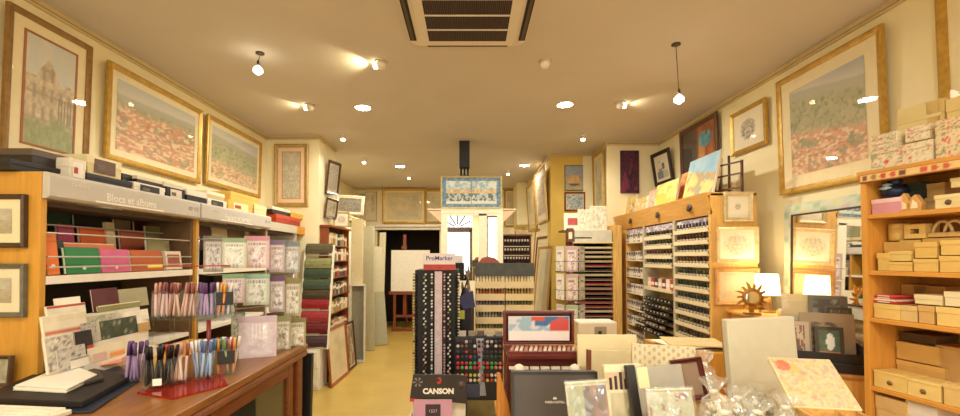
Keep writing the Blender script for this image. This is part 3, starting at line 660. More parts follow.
# acrylic stand
st = T('pen_stand','clear two storey acrylic pen stand with red posts on the counter','stand',(0,0,0))
SX0,SX1,SY0,SY1,SZ = -1.56,-1.17,2.06,2.27,1.20
O('shelf', MB().box((SX0,SY0,SZ-.006),(SX1,SY1,SZ),ACRYL), st)
O('shelf_lip', MB().box((SX0,SY0-.004,SZ-.008),(SX1,SY0,SZ+.02),ACRYL), st)
for (x,y) in ((SX0+.02,SY0+.03),(SX1-.09,SY0+.03),(SX0+.02,SY1-.03),(SX1-.03,SY1-.05)):
    O('post', MB().tube([(x,y,CZ),(x,y,SZ-.006)],.010,M('#7a1c1a',.35) if x==SX1-.09 else ACRYL,10), st)
def pen_mesh(hexb, hexc, L=.165, r=.0058):
    return MB().lathe([(r*.3,0),(r*.9,.012),(r,.02),(r,L*.68)],M(hexb,.4),n=8).lathe([(r*1.15,L*.68),(r*1.2,L*.97),(r*.7,L)],M(hexc,.4),n=8).mesh('pen')
def cup(label, loc, w, d, h, pens, rz=0, tagc=None, penlabel='', group=''):
    t = T('pen_cup',label,'pen cup',loc,R(rz))
    e=.0025
    O('walls', MB().box((-w/2,-d/2,0),(w/2,-d/2+e,h),ACRYL).box((-w/2,d/2-e,0),(w/2,d/2,h),ACRYL).box((-w/2,-d/2,0),(-w/2+e,d/2,h),ACRYL).box((w/2-e,-d/2,0),(w/2,d/2,h),ACRYL), t)
    O('base', MB().box((-w/2,-d/2,0),(w/2,d/2,.004),ACRYL), t)
    if tagc: O('price_tag', MB().box((-w*.42,-d/2-.003,h*.45),(w*.42,-d/2-.0005,h*.95),M(tagc,.5)), t)
    k=0; n=len(pens)
    for i,(hb,hc) in enumerate(pens):
        key=(hb,hc)
        if key not in PM: PM[key]=pen_mesh(hb,hc)
        gx = (i%4-1.5)/1.5*(w/2-.013); gy = (i//4-(math.ceil(n/4)-1)/2)/max(1,(math.ceil(n/4)-1)/2 or 1)*(d/2-.013)
        X = Matrix.Rotation(R(rz),4,'Z') @ Vector((gx,gy,.006))
        o = O('pen', PM[key]); o.location = Vector(loc)+X; o.rotation_euler=(R(random.uniform(-7,7)),R(random.uniform(-9,9)),random.random()*6)
        tag(o, penlabel, 'pen', group)
PM = {}
def P_(cols, n): return [random.choice(cols) for _ in range(n)]
def zat(px,py,z): p=atZ(px,py,z); return (p.x,p.y,z)
PUR=[('#8a6a94','#6a4a7c'),('#a886b0','#5a3a6a')]; BLK=[('#1a1715','#0f0d0c'),('#221e1c','#141210'),('#1a1715','#0f0d0c'),('#2a2624','#1b1816'),('#1a1715','#141110')]
MIXC=[('#9fb4cc','#5a78a6'),('#d88a3a','#e0a04a'),('#c9c0c8','#e9e2da'),('#b04a52','#a03a4a'),('#7f94b8','#e0dada'),('#8a9a6a','#6a8a5a')]
PNK=[('#e2b6a6','#c89484'),('#e6cfc0','#d8a898'),('#d8b0a6','#8a4a4a')]
cup('clear cup of purple pens at the near end of the pen stand', zat(134,381,CZ+.008),.07,.07,.11,P_(PUR,12),20,None,'slim purple pen in the clear cup nearest the white paper','purple pens in the nearest cup')
cup('square clear cup of black markers with a small white tag', zat(159,386,CZ+.008),.105,.075,.115,P_(BLK,13)+[('#1a1715','#1d7a55'),('#1a1715','#c4402e'),('#1a1715','#c4402e')],20,None,'black barrelled marker in the square cup above the red tray','black markers in the square cup')
c_=[o for o in bpy.data.objects if o.name.startswith('pen_cup')][-1]; O('white_tag', MB().box((-.012,-.0405,.012),(.020,-.0378,.040),M('#f0e8d8',.5)), c_)
cup('clear cup of pale pink pens beside the black markers', zat(181,382,CZ+.008),.06,.06,.11,P_(PNK,8),20,None,'pale pink pen in the lower cup beside the black markers','pale pink pens in the lower cup')
cup('clear cup of blue and grey pens near the far side of the red tray', zat(204,378,CZ+.008),.075,.06,.12,P_(MIXC[:1]+MIXC[2:3]+MIXC[4:5],12),25,None,'blue or grey pen in the lower cup over the red tray','blue and grey pens in the lower cup')
cup('clear cup of bright coloured pens with a black tag on the counter', zat(226,374,CZ+.002),.085,.06,.12,P_(MIXC,14),28,'#231d1a','bright coloured pen in the lower cup with the black tag','bright pens in the lower tagged cup')
cup('clear cup of long cream and pink pens on the upper shelf, nearest', zat(166,317,SZ+.001),.10,.08,.13,P_(PNK,14),20,None,'cream or pink pen in the nearest upper cup','cream and pink pens in the nearest upper cup')
cup('clear cup of peach pens in the middle of the upper shelf', zat(188,317,SZ+.001),.085,.08,.13,P_(PNK,12),20,None,'peach pen in the second upper cup','peach pens in the second upper cup')
cup('clear cup of purple pens on the upper shelf', zat(207,317,SZ+.001),.075,.07,.12,P_(PUR,12),20,None,'purple pen in the upper shelf cup beside the black tag','purple pens in the upper cup')
cup('clear cup with a black tag on the upper shelf', zat(226,316,SZ+.001),.09,.07,.13,P_(MIXC,12),20,'#1d1916','mixed coloured pen in the upper cup with the black tag','mixed pens in the upper tagged cup')
rl = T('ruler','red plastic ruler lying across the tops of the upper pens','ruler',tuple(atX(193,266,-1.44)),R(40))
O('blade', MB().box((-.17,-.015,-.003),(.17,.015,.003),M('#b8281a',.35)), rl, .001); O('handle', MB().box((-.19,-.02,-.006),(-.13,.02,.008),M('#d8c040',.4)), rl, .003)
# blister packs : header card + clear pouch + goods
def pack(label, pa, pb, yt, yb, Y, hx, hx2, group, art=None, rz=18, name='blister_pack'):
    a = at(pa,yb,Y); b = at(pb,yt,Y); w = (b.x-a.x)/math.cos(R(rz)); h = b.z-a.z
    t = T(name,label,'craft pack',((a.x+b.x)/2,Y,a.z),R(rz),group)
    O('card', art_mesh(w,h,art,22,.0005,0) if art else MB().box((-w/2,0,0),(w/2,.002,h),M(hx,.6,.15)), t)
    O('backing', MB().box((-w/2,.001,0),(w/2,.003,h),M(hx,.7)), t)
    O('header', MB().box((-w/2-.001,-.004,h*.86),(w/2+.001,.004,h),M(hx2,.6)), t)
    O('pouch', MB().add([(-w/2,-.002,0),(w/2,-.002,0),(w/2,-.002,h*.86),(-w/2,-.002,h*.86),(-w*.36,-.022,h*.12),(w*.36,-.022,h*.12),(w*.36,-.02,h*.72),(-w*.36,-.02,h*.72)],[(0,1,5,4),(1,2,6,5),(2,3,7,6),(3,0,4,7),(4,5,6,7)],POUCH), t)
    return t
def art_pack(s, base, dots):
    def f(u,v):
        n=fb(u*8,v*9,s); c=base
        if .10<u<.90 and .08<v<.84: c = mix(base,(244,238,230),.62)
        if .18<u<.82 and .16<v<.66:
            c = mix(c, dots[int(n*17)%len(dots)], sstep(.50,.62,n)*.85)
            if n<.30: c = mix(c,(250,248,244),.8)
        if .70<v<.79 and .16<u<.84 and int(u*40)%3: c = mix(c,(90,76,84),.55)
        if v<.14 and .2<u<.7 and int(u*30)%2: c = mix(c,(120,104,100),.4)
        return c
    return f
rk = T('card_rack','slim wire rack of hanging craft packs at the far end of the counter','rack',(0,0,0))
pts = [(-1.55,2.45),(-1.40,2.32),(-1.30,2.48),(-1.19,2.62),(-1.10,2.70)]
for z in (1.20,1.40,1.60): O('wire', MB().tube([(x-.012,y+.03,z) for x,y in pts],.003,WIRE,6), rk)
for (x,y) in (pts[0],pts[-1]): O('upright', MB().tube([(x-.012,y+.03,CZ+.001),(x-.012,y+.03,1.615)],.005,WIRE,8), rk)
PK = [((224,245),(238,268),'pale green','#cfd6c0','#8aa07a',(150,176,150)),((246,268),(236,268),'pink','#e2c0c4','#c88a9a',(190,120,140)),
      ((270,284),(240,272),'mauve','#c8b4c0','#7a6a84',(120,110,140)),((285,299),(242,272),'blue grey','#b6bcb8','#7a8890',(100,120,132))]
for i,((a,b),(t_,u_),nm,h1,h2,dc) in enumerate(PK):
    Y = (2.36,2.48,2.62,2.70)[i]
    pack(nm+' craft pack hanging in the top row of the wire rack',a,b,t_,u_,Y,h1,h2,None,art_pack(100+i,tuple(int(h1[1+2*k:3+2*k],16) for k in range(3)),[dc,(236,226,214),(150,140,130)]))
PK2 = [((224,243),(274,303),'lilac flowered','#dcc0cc','#7a9a6a',(110,70,120)),((245,268),(274,305),'mint','#c6d2bc','#8ab09a',(150,180,140)),
      ((270,284),(276,312),'purple lettered','#c4b0b4','#6a4a6a',(110,90,110)),((285,300),(278,316),'olive','#c2ba94','#8a8450',(150,140,90))]
for i,((a,b),(t_,u_),nm,h1,h2,dc) in enumerate(PK2):
    Y = (2.36,2.48,2.62,2.70)[i]
    pack(nm+' craft pack in the second row of the wire rack',a,b,t_,u_,Y,h1,h2,None,art_pack(120+i,tuple(int(h1[1+2*k:3+2*k],16) for k in range(3)),[dc,(226,216,204),(130,120,110)]))
pack('large silvery lilac pack with ribbed white goods standing at the counter edge',242,274,316,359,2.36,'#d6c6cc','#c4aebc',None,lambda u,v:(236,232,230) if .3<u<.75 and .45<v<.85 and int(u*22)%2==0 else mix((206,184,196),(232,222,226),fb(u*7,v*7,3)),22)
pack('green and tan craft pack low at the counter end',276,290,316,352,2.56,'#b6b08a','#8a8a5a',None,art_pack(141,(182,176,138),[(120,110,80),(220,210,180)]),20)
pack('olive craft pack with red spot low at the counter end',290,305,318,348,2.66,'#a8a070','#7a7448',None,art_pack(142,(172,164,118),[(150,60,44),(210,200,160),(100,96,66)]),20)
pack('teal flecked pack behind the bright pens',232,244,312,340,2.46,'#b0b89a','#6a8a74',None,art_pack(143,(180,190,160),[(90,130,110),(220,214,190)]),20)
pack('grey craft pack hanging on the near end of the upper shelf',205,222,236,272,2.50,'#a8a49a','#7a746a',None,art_pack(144,(172,166,150),[(110,100,90),(210,200,190)]),20)
# ================================================================ left back: cloth rack, book shelf, canvases, easel
lc = T('low_cabinet','low white drawer cabinet under the sheet rack by the pier','cabinet',(0,0,0))
O('body', MB().box((-2.38,4.86,0),(-1.68,5.12,.455),WHITE), lc, .004)
O('drawer', MB().box((-1.98,4.845,.25),(-1.70,4.859,.43),M('#f1e8d0',.4)), lc, .003); O('drawer', MB().box((-1.98,4.845,.04),(-1.70,4.859,.22),M('#f1e8d0',.4)), lc, .003)
sr = T('sheet_rack','white stepped rack holding green and red sheets in front of the pier','rack',(0,0,0))
RX0,RX1 = at(302,300,4.98).x, at(331,300,4.98).x
for x in (RX0,RX1): O('side_rail', MB().prism([(4.86,.46),(4.89,.46),(5.10,1.64),(5.07,1.64)],'x',x-.008,x+.008,WHITE), sr)
tiers=[(243,'#5a5236','speckled black and olive'),(258,'#8b8a55','straw green'),(268,'#3d4a34','dark green'),(279,'#46543c','moss green'),(289,'#4a3c24','brown and black patterned'),(298,'#9a2228','bright red'),(311,'#a03034','rose red'),(322,'#6e1a20','dark red'),(335,'#4a3230','maroon grey')]
for i,(py,hx,nm) in enumerate(tiers):
    z1 = at(316,py,4.95).z; y = 4.865+(z1-.46)/1.18*.20
    O('pocket', MB().box((RX0+.008,y-.01,z1-.145),(RX1-.008,y,z1-.135),WHITE), sr)
    m = MB().prism([(y-.028,z1-.118),(y-.018,z1-.118),(y-.010,z1-.05),(y+.006,z1-.018),(y+.026,z1-.012),(y+.026,z1-.002),(y+.004,z1-.004),(y-.022,z1-.03),(y-.032,z1-.07)],'x',RX0+.014,RX1-.014,M(hx,.5,.25,30))
    S('cover_sheet', nm+' sheet in the white stepped rack, '+ORD[i]+' from the top','sheet',m)
bag = S('portfolio_bag','black portfolio bag with white stripes leaning at the end of the counter','bag',MB().box((-.13,-.02,0),(.13,.02,.86),BLACK).prism([(-.12,.10),(.02,.46),(.05,.46),(-.09,.10)],'y',-.022,-.0205,WHITE).prism([(-.03,.10),(.11,.46),(.13,.44),(.01,.10)],'y',-.022,-.0205,WHITE),(-1.165,2.82,.002),0,None,.012,R(-3))
# narrow book shelf against the pier
bs_ = T('book_shelf','narrow reddish wooden shelf of small books against the pier','bookshelf',(0,0,0))
RW = wood('#8e4a22',.4); BX0,BX1,BY0,BY1 = -1.79,-1.69,5.17,6.05
bz = [.30,.55,.80,1.02,1.24,1.45,1.64]
O('side_panel', MB().box((BX0,BY0,0),(BX1,BY0+.02,1.86),RW), bs_); O('side_panel', MB().box((BX0,BY1-.02,0),(BX1,BY1,1.86),RW), bs_)
O('back_panel', MB().box((BX0,BY0+.02,0),(BX0+.008,BY1-.02,1.86),M('#3a2216',.7)), bs_)
O('top_board', MB().box((BX0-.0,BY0-.02,1.86),(BX1+.03,BY1+.01,1.885),RW), bs_)
for z in bz: O('shelf', MB().box((BX0+.008,BY0+.02,z-.012),(BX1,BY1-.02,z),RW), bs_)
bc=['#e2d3ae','#b8452c','#3a2a22','#cfc2a2','#7a8a6a','#8a2a28','#e9dcc0','#4a4a58','#b88a4a','#2a221e','#d8b878']
for i,z in enumerate(bz):
    y = BY0+.03; k=0
    while y < BY1-.09:
        w = random.uniform(.05,.11); hgt=random.uniform(.11,.165); hx=random.choice(bc)
        S('small_book','small book or box on the '+ORD[len(bz)-1-i]+' shelf down of the narrow reddish shelf','book',MB().box((-.032,0,0),(.045,w,hgt),M(hx,.6)).box((.045,.004,hgt*.55),(.0462,w-.004,hgt*.8),M('#efe4cc',.6)),(BX1-.05,y,z+.001),0,'small books on the '+ORD[len(bz)-1-i]+' shelf of the narrow reddish shelf')
        y += w+.004
picture('small pale framed print standing on top of the narrow reddish shelf', .20,.20,(at(341,228,5.6).x,5.62,1.888),R(12),R(-8),frame='#cbb684',mount='#efe4c6',mw=.03,fw=.02,art=art_sketch(95,(226,214,186),(150,120,80),.4,.4),metal=.1)
# tall storage rack of canvases
kr = T('canvas_rack','cream wooden storage rack for stretched canvases, left of the easel','rack',(0,0,0))
CR = M('#dcc894',.6,.08); KX0,KX1 = -2.36,-1.84
for (x,y) in ((KX0,6.30),(KX1,6.30),(KX0,7.5),(KX1,7.5)): O('post', MB().box((x-.03,y-.03,0),(x+.03,y+.03,2.10),CR), kr)
for z in (2.06,1.0,.06): O('rail', MB().box((KX0+.03,6.28,z),(KX1-.03,6.32,z+.045),CR), kr)
for z in (2.06,.06): O('rail', MB().box((KX1-.02,6.33,z),(KX1+.02,7.47,z+.045),CR), kr)
O('shelf', MB().box((KX0-.03,6.28,2.105),(KX1+.03,7.54,2.13),CR), kr)
LINEN = M('#e9dcc0',.85,.05,30,0,.05); LINB = M('#c9b78e',.85,.1)
def canvas(label, w, h, loc, rz, rx, hx='#eadfc4', d=.022, name='stretched_canvas', group=None, ry=0, edge=None):
    t = T(name,label,'canvas',loc,rz,group,rx,ry)
    O('canvas_face', MB().box((-w/2,-d,0),(w/2,-d*.2,h),M(hx,.85,.06,24,0,.04)), t, .003)
    O('stretcher', MB().ring(w-.01,h-.01,[(0,-d*.2),(0,0),(.035,0),(.035,-d*.2)],M(edge or '#b98f4e',.7),.005), t)
    return t
for i in range(5):
    canvas('blank canvas stored upright in the cream rack, '+ORD[i]+' from the aisle',1.05,.98,(KX1-.08-i*.11,6.92,1.05),R(90),0,'#e9dec2')
for i in range(4):
    canvas('blank canvas on the floor level of the cream rack, '+ORD[i]+' from the aisle',1.05,.80,(KX1-.10-i*.13,6.92,.115),R(90),0,'#dccfac')
picture('pale framed photograph leaning on top of the cream canvas rack', .42,.30,(at(348,212,6.40).x,6.46,2.132),R(6),R(-12),frame='#efe4c4',mount='#f0e6cc',mw=.0,fw=.045,art=art_sketch(97,(150,140,118),(52,50,46),.7,.6),metal=.0,ry=R(3))
def leanc(label, px0,px1,yt,yb,Y,hx,rz=0,rx=-8,ry=0,zb0=.004):
    a = at(px0,yb,Y); b = at(px1,yt,Y); w=b.x-a.x; a.z=zb0; h=b.z-zb0
    return canvas(label,w,h,((a.x+b.x)/2,Y,max(a.z,.004)),R(rz),R(rx),hx,.03,ry=R(ry))
leanc('tall white canvas standing against the cream rack, above the open grey frame',351,363,219,340,6.22,'#e6d6a8',0,-1,zb0=1.106)
leanc('pale grey tall canvas leaning beside the cream rack',364,376,226,335,6.9,'#bdb798',-14,-3,-2)
leanc('tall pale canvas leaning in front of the dark alcove',373,387,246,330,8.0,'#d3c9a4',16,-5,-3)
leanc('slim cream canvas at the back of the leaning canvases',377,384,232,330,8.6,'#efe2be',-10,-4)
leanc('large greyish canvas lowest and nearest of the leaning canvases',367,388,292,342,7.3,'#a9a486',12,-10,-4)
gf = T('shadow_box','open grey painted box frame standing on the floor by the canvas rack','frame',(at(358,320,6.32).x+.03,6.22,.003),R(8))
O('surround', MB().ring(.21,1.10,[(0,-.10),(0,0),(.02,0),(.02,-.10)],M('#d8d0b8',.6)), gf); O('back', MB().box((-.09,-.012,.02),(.09,-.004,1.08),M('#8a8268',.7)), gf)
for (px0,px1,yt,yb,Y,fx,lb,ar) in ((327,344,326,366,5.30,'#a4552c','brown framed white print leaning on the floor against the narrow shelf',art_pale(131)),
                             (345,352,322,352,6.00,'#3a2418','dark framed print on the floor beside the brown framed one',art_cols(132,[(120,60,40),(60,44,40),(180,160,130)],5)),):
    ya,yb2=yx(px0,-1.63),yx(px1,-1.63); zt_=atX((px0+px1)/2,yt,-1.63).z
    picture(lb,(yb2-ya)*.97,zt_,(-1.575,(ya+yb2)/2,.004),R(88),R(-5),frame=fx,mw=.02,fw=.03,art=ar,metal=.1,n=12,mount='#efe4cc')
# easel
ez = T('easel','reddish wooden studio easel holding a blank white canvas by the alcove','easel',(at(404,330,8.7).x,8.7,0))
EW = wood('#8a4420',.45)
for s in (-1,1): O('leg', MB().box((s*.19-.025,-.02,0),(s*.19+.025,.02,.78),EW), ez)
O('crossbar', MB().box((-.30,-.05,.74),(.30,.04,.80),EW), ez); O('crossbar', MB().box((-.19,-.015,.28),(.19,.015,.33),EW), ez); O('foot_bar', MB().box((-.25,-.03,.0),(.25,.03,.05),EW), ez)
O('mast', MB().box((-.03,.045,.30),(.03,.085,1.95),EW), ez); O('rear_leg', MB().tube([(0,.08,1.4),(0,.42,.012)],.02,EW,6), ez); O('clamp', MB().box((-.05,-.03,1.66),(.05,.05,1.72),EW), ez)
a = at(392,292,8.62); b = at(426,250,8.62)
canvas('blank white canvas standing on the wooden easel',.78,b.z-.805,((a.x+b.x)/2+.02,8.69,.803),0,R(-2),'#f1e8d2',.03)

# ================================================================ mirror pillar
MY = 5.2
def mx(px): return at(px,240,MY).x
def mz(py): return at(470,py,MY).z
mp = T('mirror_pillar','white panelled pillar with two tall mirrors and a flared cornice','pillar',(0,0,0)); mp['kind']='thing'
PX0,PX1 = mx(441),mx(503)
CRM = M('#ece0c0',.45,.05)
O('core', MB().box((PX0,MY+.02,0),(PX1,MY+.42,2.02),CRM), mp)
mzt,mzb = mz(216),mz(260)
for (p0,p1) in ((441,447.5),(478.5,487),(497,503)): O('stile', MB().box((mx(p0),MY-.012,.0),(mx(p1),MY+.02,mzt+.03),CRM), mp, .004)
O('top_rail', MB().box((mx(447.5),MY-.012,mzt),(mx(497),MY+.02,mzt+.03),CRM), mp, .003)
for (p0,p1,nm) in ((447.5,478.5,'mirror'),(487,497,'mirror')):
    O(nm, MB().box((mx(p0),MY+.004,mzb-.25),(mx(p1),MY+.015,mzt),MIRROR), mp)
    O('lower_panel', MB().box((mx(p0),MY-.004,0),(mx(p1),MY+.015,mzb-.25),CRM), mp)
z0,z1 = mz(221),mz(210)
O('frieze', MB().box((PX0,MY-.014,mzt+.03),(PX1,MY+.019,z1),CRM), mp, .003)
for (xa_,xb_,nm_) in ((PX0,mx(428),'cornice'),(PX1,mx(515),'cornice')):
    O('cornice', MB().prism([(xa_,z0-.02),(xb_,z1-.012),(xb_,z1),(xa_,z1)],'y',MY,MY+.42,M('#d8b48c',.5,.06)), mp)
O('cornice_board', MB().box((mx(427),MY-.018,z1),(mx(516),MY+.43,z1+.014),M('#e8d8b4',.5)), mp, .004)
def art_tiles(u,v):
    if u<.07 or u>.93 or v<.12 or v>.88: return mix((70,100,124),(130,154,164),cell(u,v,30,3))
    c=(206,206,184)
    if v<.5 and v>.22: c = mix((140,170,176),(206,200,180),fb(u*14,v*8,4))
    if .44<v<.62: c = mix((176,140,88),(214,200,164),1.3*fb(u*30,v*9,6)-.1)
    if .20<v<.46 and fb(u*26,v*11,8)>.50: c=mix((70,70,64),(120,124,116),fb(u*40,v*30,2))
    if v>.6: c=mix(c,(140,170,180),sstep(.45,.6,fb(u*18,v*14,9)))
    if abs(u-.5)<.008: c=(96,120,120)
    return c
picture('blue bordered harbour tile picture standing on the cornice of the mirror pillar', at(503,200,5.10).x-at(440,200,5.10).x, mz(178)-z1-.0+.012, (at(471.5,200,5.10).x,5.215,z1+.0155),0,R(-2),frame='#c3ae78',mw=0,fw=.02,art=art_tiles,metal=.1,n=90,pale=.0)

# ================================================================ centre : marker tower, Canson stand, ink display, tiered rack
def tower():
    Y = 3.2; x0,x1 = at(415,300,Y).x, at(458,300,Y).x; zt_ = at(430,270,Y).z; w = x1-x0; cxm=(x0+x1)/2
    t = T('marker_tower','tall black marker display tower with a ProMarker header board','display stand',(cxm,Y,0))
    O('base', MB().box((-w/2,-.0,0),(w/2,.34,.12),BLACK), t, .006)
    O('cabinet', MB().box((-w/2,0,.12),(w/2,.34,zt_),M('#0d0b0a',.6,.2)), t)
    O('colour_strip', MB().box((-w*.04,-.006,.2),(w*.13,-.0005,zt_-.01),M('#d9c3c6',.5,.15,30)), t)
    hz = at(430,256,Y).z
    hd = O('header_board', MB().box((-w*.30,-.02,zt_),(w*.44,.0,hz+.02),M('#e6d9d6',.5,.04)), t, .002)
    O('header_band', MB().box((-w*.30,-.0215,zt_),(w*.44,-.0202,zt_+(hz-zt_)*.40),M('#b8392c',.5,.2,30)), hd)
    text('ProMarker', .045, M('#4a3a8a',.5,0), hd, (w*.07,-.0208,zt_+(hz+.02-zt_)*.70), sx=1.0, bold=.0006)
    cols = [(-.45,'yellow','#b8b060',6),(-.28,'white lettered','#e6e0d2',0),(-.10,'white','#efe8dc',0),(.19,'pink capped','#d8a8ac',0),(.28,'white ended','#e9e2d4',0),(.45,'pale','#d2c8a8',4)]
    for ci,(fx,nm,hx,_) in enumerate(cols):
        me = {}
        for k in range(36):
            z = .62+k*(zt_-.65)/35.0
            hb = hx if random.random()<.72 else random.choice(['#2a2622','#8a9a4a','#3a4a6a','#7a3a3a','#b89a4a'])
            if hb not in me: me[hb] = MB().tube([(0,-.028,0),(0,.0,0)],.0062,M('#1d1a18',.4),8).tube([(0,-.040,0),(0,-.028,0)],.0075,M(hb,.4),8).mesh('marker_pen')
            o = O('marker_pen', me[hb]); o.location = (cxm+fx*w+(.012 if (ci in (1,4) and k%2) else 0),Y-.001,z); o.rotation_euler=(R(3),0,0)
            if ci==0: o.rotation_euler=(0,0,R(-40))
            if ci==5: o.rotation_euler=(0,0,R(40))
            tag(o,nm+' marker end in the '+ORD[ci]+' column of the ProMarker tower from the aisle','marker',nm+' marker ends in the '+ORD[ci]+' tower column')
tower()
def canson():
    Y=2.6; x0,x1 = at(410,390,Y).x, at(467,390,Y).x; w=x1-x0; cxm=(x0+x1)/2
    zt_=at(440,374,Y).z; zb_=at(440,400,Y).z
    t = T('pad_stand','black paper pad stand with a CANSON header in the aisle','display stand',(cxm,Y,0))
    O('side_panel', MB().box((-w/2,0,0),(-w/2+.008,.36,zb_-.09),M('#d9cdb8',.5)), t); O('side_panel', MB().box((w/2-.008,0,0),(w/2,.36,zb_-.09),BLACK), t)
    O('back_panel', MB().box((-w/2+.008,.34,0),(w/2-.008,.36,zb_-.12),BLACK), t); O('base', MB().box((-w/2+.008,.0,0),(w/2-.008,.34,.08),BLACK), t)
    hd = O('header_panel', MB().prism([(-w/2,zb_+.015),(w/2,zb_-.02),(w/2,zt_-.01),(w/2-.05,zt_),(-w/2+.02,zt_)],'y',-.012,0,M('#2e2621',.45,.1)), t, .002)
    text('CANSON', .044, M('#f2ead8',.4,0), hd, (0,-.0125,zb_+.055), sx=1.0, bold=.0022)
    O('emblem', MB().prism([(-.006,zb_+.10),(.012,zb_+.10),(.020,zb_+.125),(.008,zb_+.142),(-.016,zb_+.128),(-.006,zb_+.132),(.008,zb_+.126),(.006,zb_+.114),(-.010,zb_+.112)],'y',-.0132,-.0122,M('#b8302c',.4,0)), hd)
    fl = MB()
    for k in range(6):
        a_=k*1.05; fl.prism([(-w*.36+.006*math.cos(a_),zt_-.045+.006*math.sin(a_)),(-w*.36+.028*math.cos(a_-.25),zt_-.045+.028*math.sin(a_-.25)),(-w*.36+.030*math.cos(a_+.25),zt_-.045+.030*math.sin(a_+.25))],'y',-.0130,-.0122,M('#8a8078',.5,0))
    O('flower_emblem', fl, hd)
    O('seal', MB().tube([(w*.40,-.0122,zt_-.06),(w*.40,-.0135,zt_-.06)],.022,M('#5a4a48',.5,.2),18), hd)
    O('red_corner', MB().prism([(-w/2,zb_+.016),(-w/2,zb_-.006),(-w*.12,zb_-.012),(-w*.12,zb_+.002)],'y',-.011,-.004,M('#c4323a',.5,0)), hd)
    zs=.20
    for i,(dx,wd,hx,lb,zz) in enumerate(((-.0,w*.95,'#e9dcc4','wide cream drawing pad at the back of the CANSON stand',zb_-.012),(-.03,w*.66,'#c994a8','lilac pink drawing pad with a dark square in the CANSON stand',zb_+.022))):
        y=.05-.085*i
        p = T('drawing_pad',lb,'drawing pad',(cxm+dx,Y+y,zs),0)
        O('pages', MB().box((-wd/2+.002,.004,.0),(wd/2-.002,.016,zz-zs-.012),M('#efe4cc',.8)), p); O('cover', MB().box((-wd/2,-.001,0),(wd/2,.0035,zz-zs-.01),M(hx,.55,.05)), p)
        if i:
            O('cover_square', MB().box((-.045,-.0025,(zz-zs)-.13),(.045,-.0012,(zz-zs)-.035),M('#3a2c30',.5)), p)
            text('1557', .026, M('#cfa8b4',.5,0), p, (0,-.003,(zz-zs)-.075), name='lettering')
    O('shelf', MB().box((-w/2+.008,-.05,zs-.012),(w/2-.008,.34,zs-.001),BLACK), t)
canson()
def inkdisplay():
    Y=3.0; x0,x1 = at(455,370,Y).x, at(503,370,Y).x; w=x1-x0; cxm=(x0+x1)/2; zt_=at(478,337,Y).z; zb_=at(478,400,Y).z
    t = T('ink_display','black panel display of little coloured ink pots beside the CANSON stand','display stand',(cxm,Y,0))
    O('panel', MB().box((-w/2,0,zb_),(w/2,.03,zt_),M('#1c1a1e',.3,.3,20)), t, .003)
    O('silver_flash', MB().prism([(-.02,zt_-.01),(.035,zt_-.01),(.02,zt_-.16),(.05,zb_+.03),(-.0,zb_+.03),(.0,zt_-.2)],'y',-.0012,-.0002,M('#aab0c0',.4,.3,9)), t)
    O('gold_base', MB().box((-w/2,-.0,0),(w/2,.065,zb_-.002),M('#8a7a48',.5,.25,10)), t); O('shelf_top', MB().box((-w/2,.03,zt_-.03),(w/2,.065,zt_-.01),M('#8a8270',.5)), t)
    rows=[(.93,['#c8c2ba','#2a2628','#4a4448','#6a3a3a'],'grey and black'),(.86,['#d8d2ca','#2a2628','#8a5a54','#6a3a3a'],'pale and dark'),(.77,['#5a3a3e','#b83a2c','#2a2628','#3a3a52'],'brown and blue'),(.69,['#b83a2c','#2e4a7a','#20603a','#3a3a44'],'red blue and green'),(.59,['#c8324a','#d85a6a','#c03040','#4aa052'],'crimson'),(.52,['#d83a48','#e6868e','#c82a3c','#58b45a'],'bright red and green'),(.40,['#e0d870','#c83a3c','#e6e0d0','#d0c050'],'yellow and red'),(.32,['#d03a40','#e0d068','#c83040','#e9e2d0'],'red and yellow')]
    me={}
    for ri,(fz_,cs,nm) in enumerate(rows):
        for k in range(11):
            hx=random.choice(cs)
            if hx not in me: me[hx]=MB().lathe([(.005,-.010),(.0095,-.009),(.0105,-.002),(.0110,.004),(.0110,.009),(.003,.0105)],M(hx,.3),n=10,X=Matrix.Rotation(R(90),4,'X')).mesh('ink_pot')
            o=O('ink_pot',me[hx]); o.location=(cxm-w/2+w*(k+.7)/11.4,Y-.0085,zb_+(zt_-zb_)*fz_)
            tag(o,nm+' ink pot in the '+ORD[ri]+' row down of the black display panel','ink pot',nm+' ink pots of the '+ORD[ri]+' row')
    for k in range(5):
        S('ink_box','little box in the row along the top of the ink display panel','box',MB().box((-.024,-.02,0),(.024,.014,.035),M(['#b8b0a0','#8a8478','#5a544c'][k%3],.5,.2)),(cxm-w*.34+k*w*.19,Y+.035,zt_+.001),0,'little boxes on top of the ink display',.002)
    O('blue_print', MB().box((-w*.25,-.0016,zb_+.02),(w*.02,-.0003,zb_+.11),M('#4a4e6a',.4,.3,30)), t)
inkdisplay()
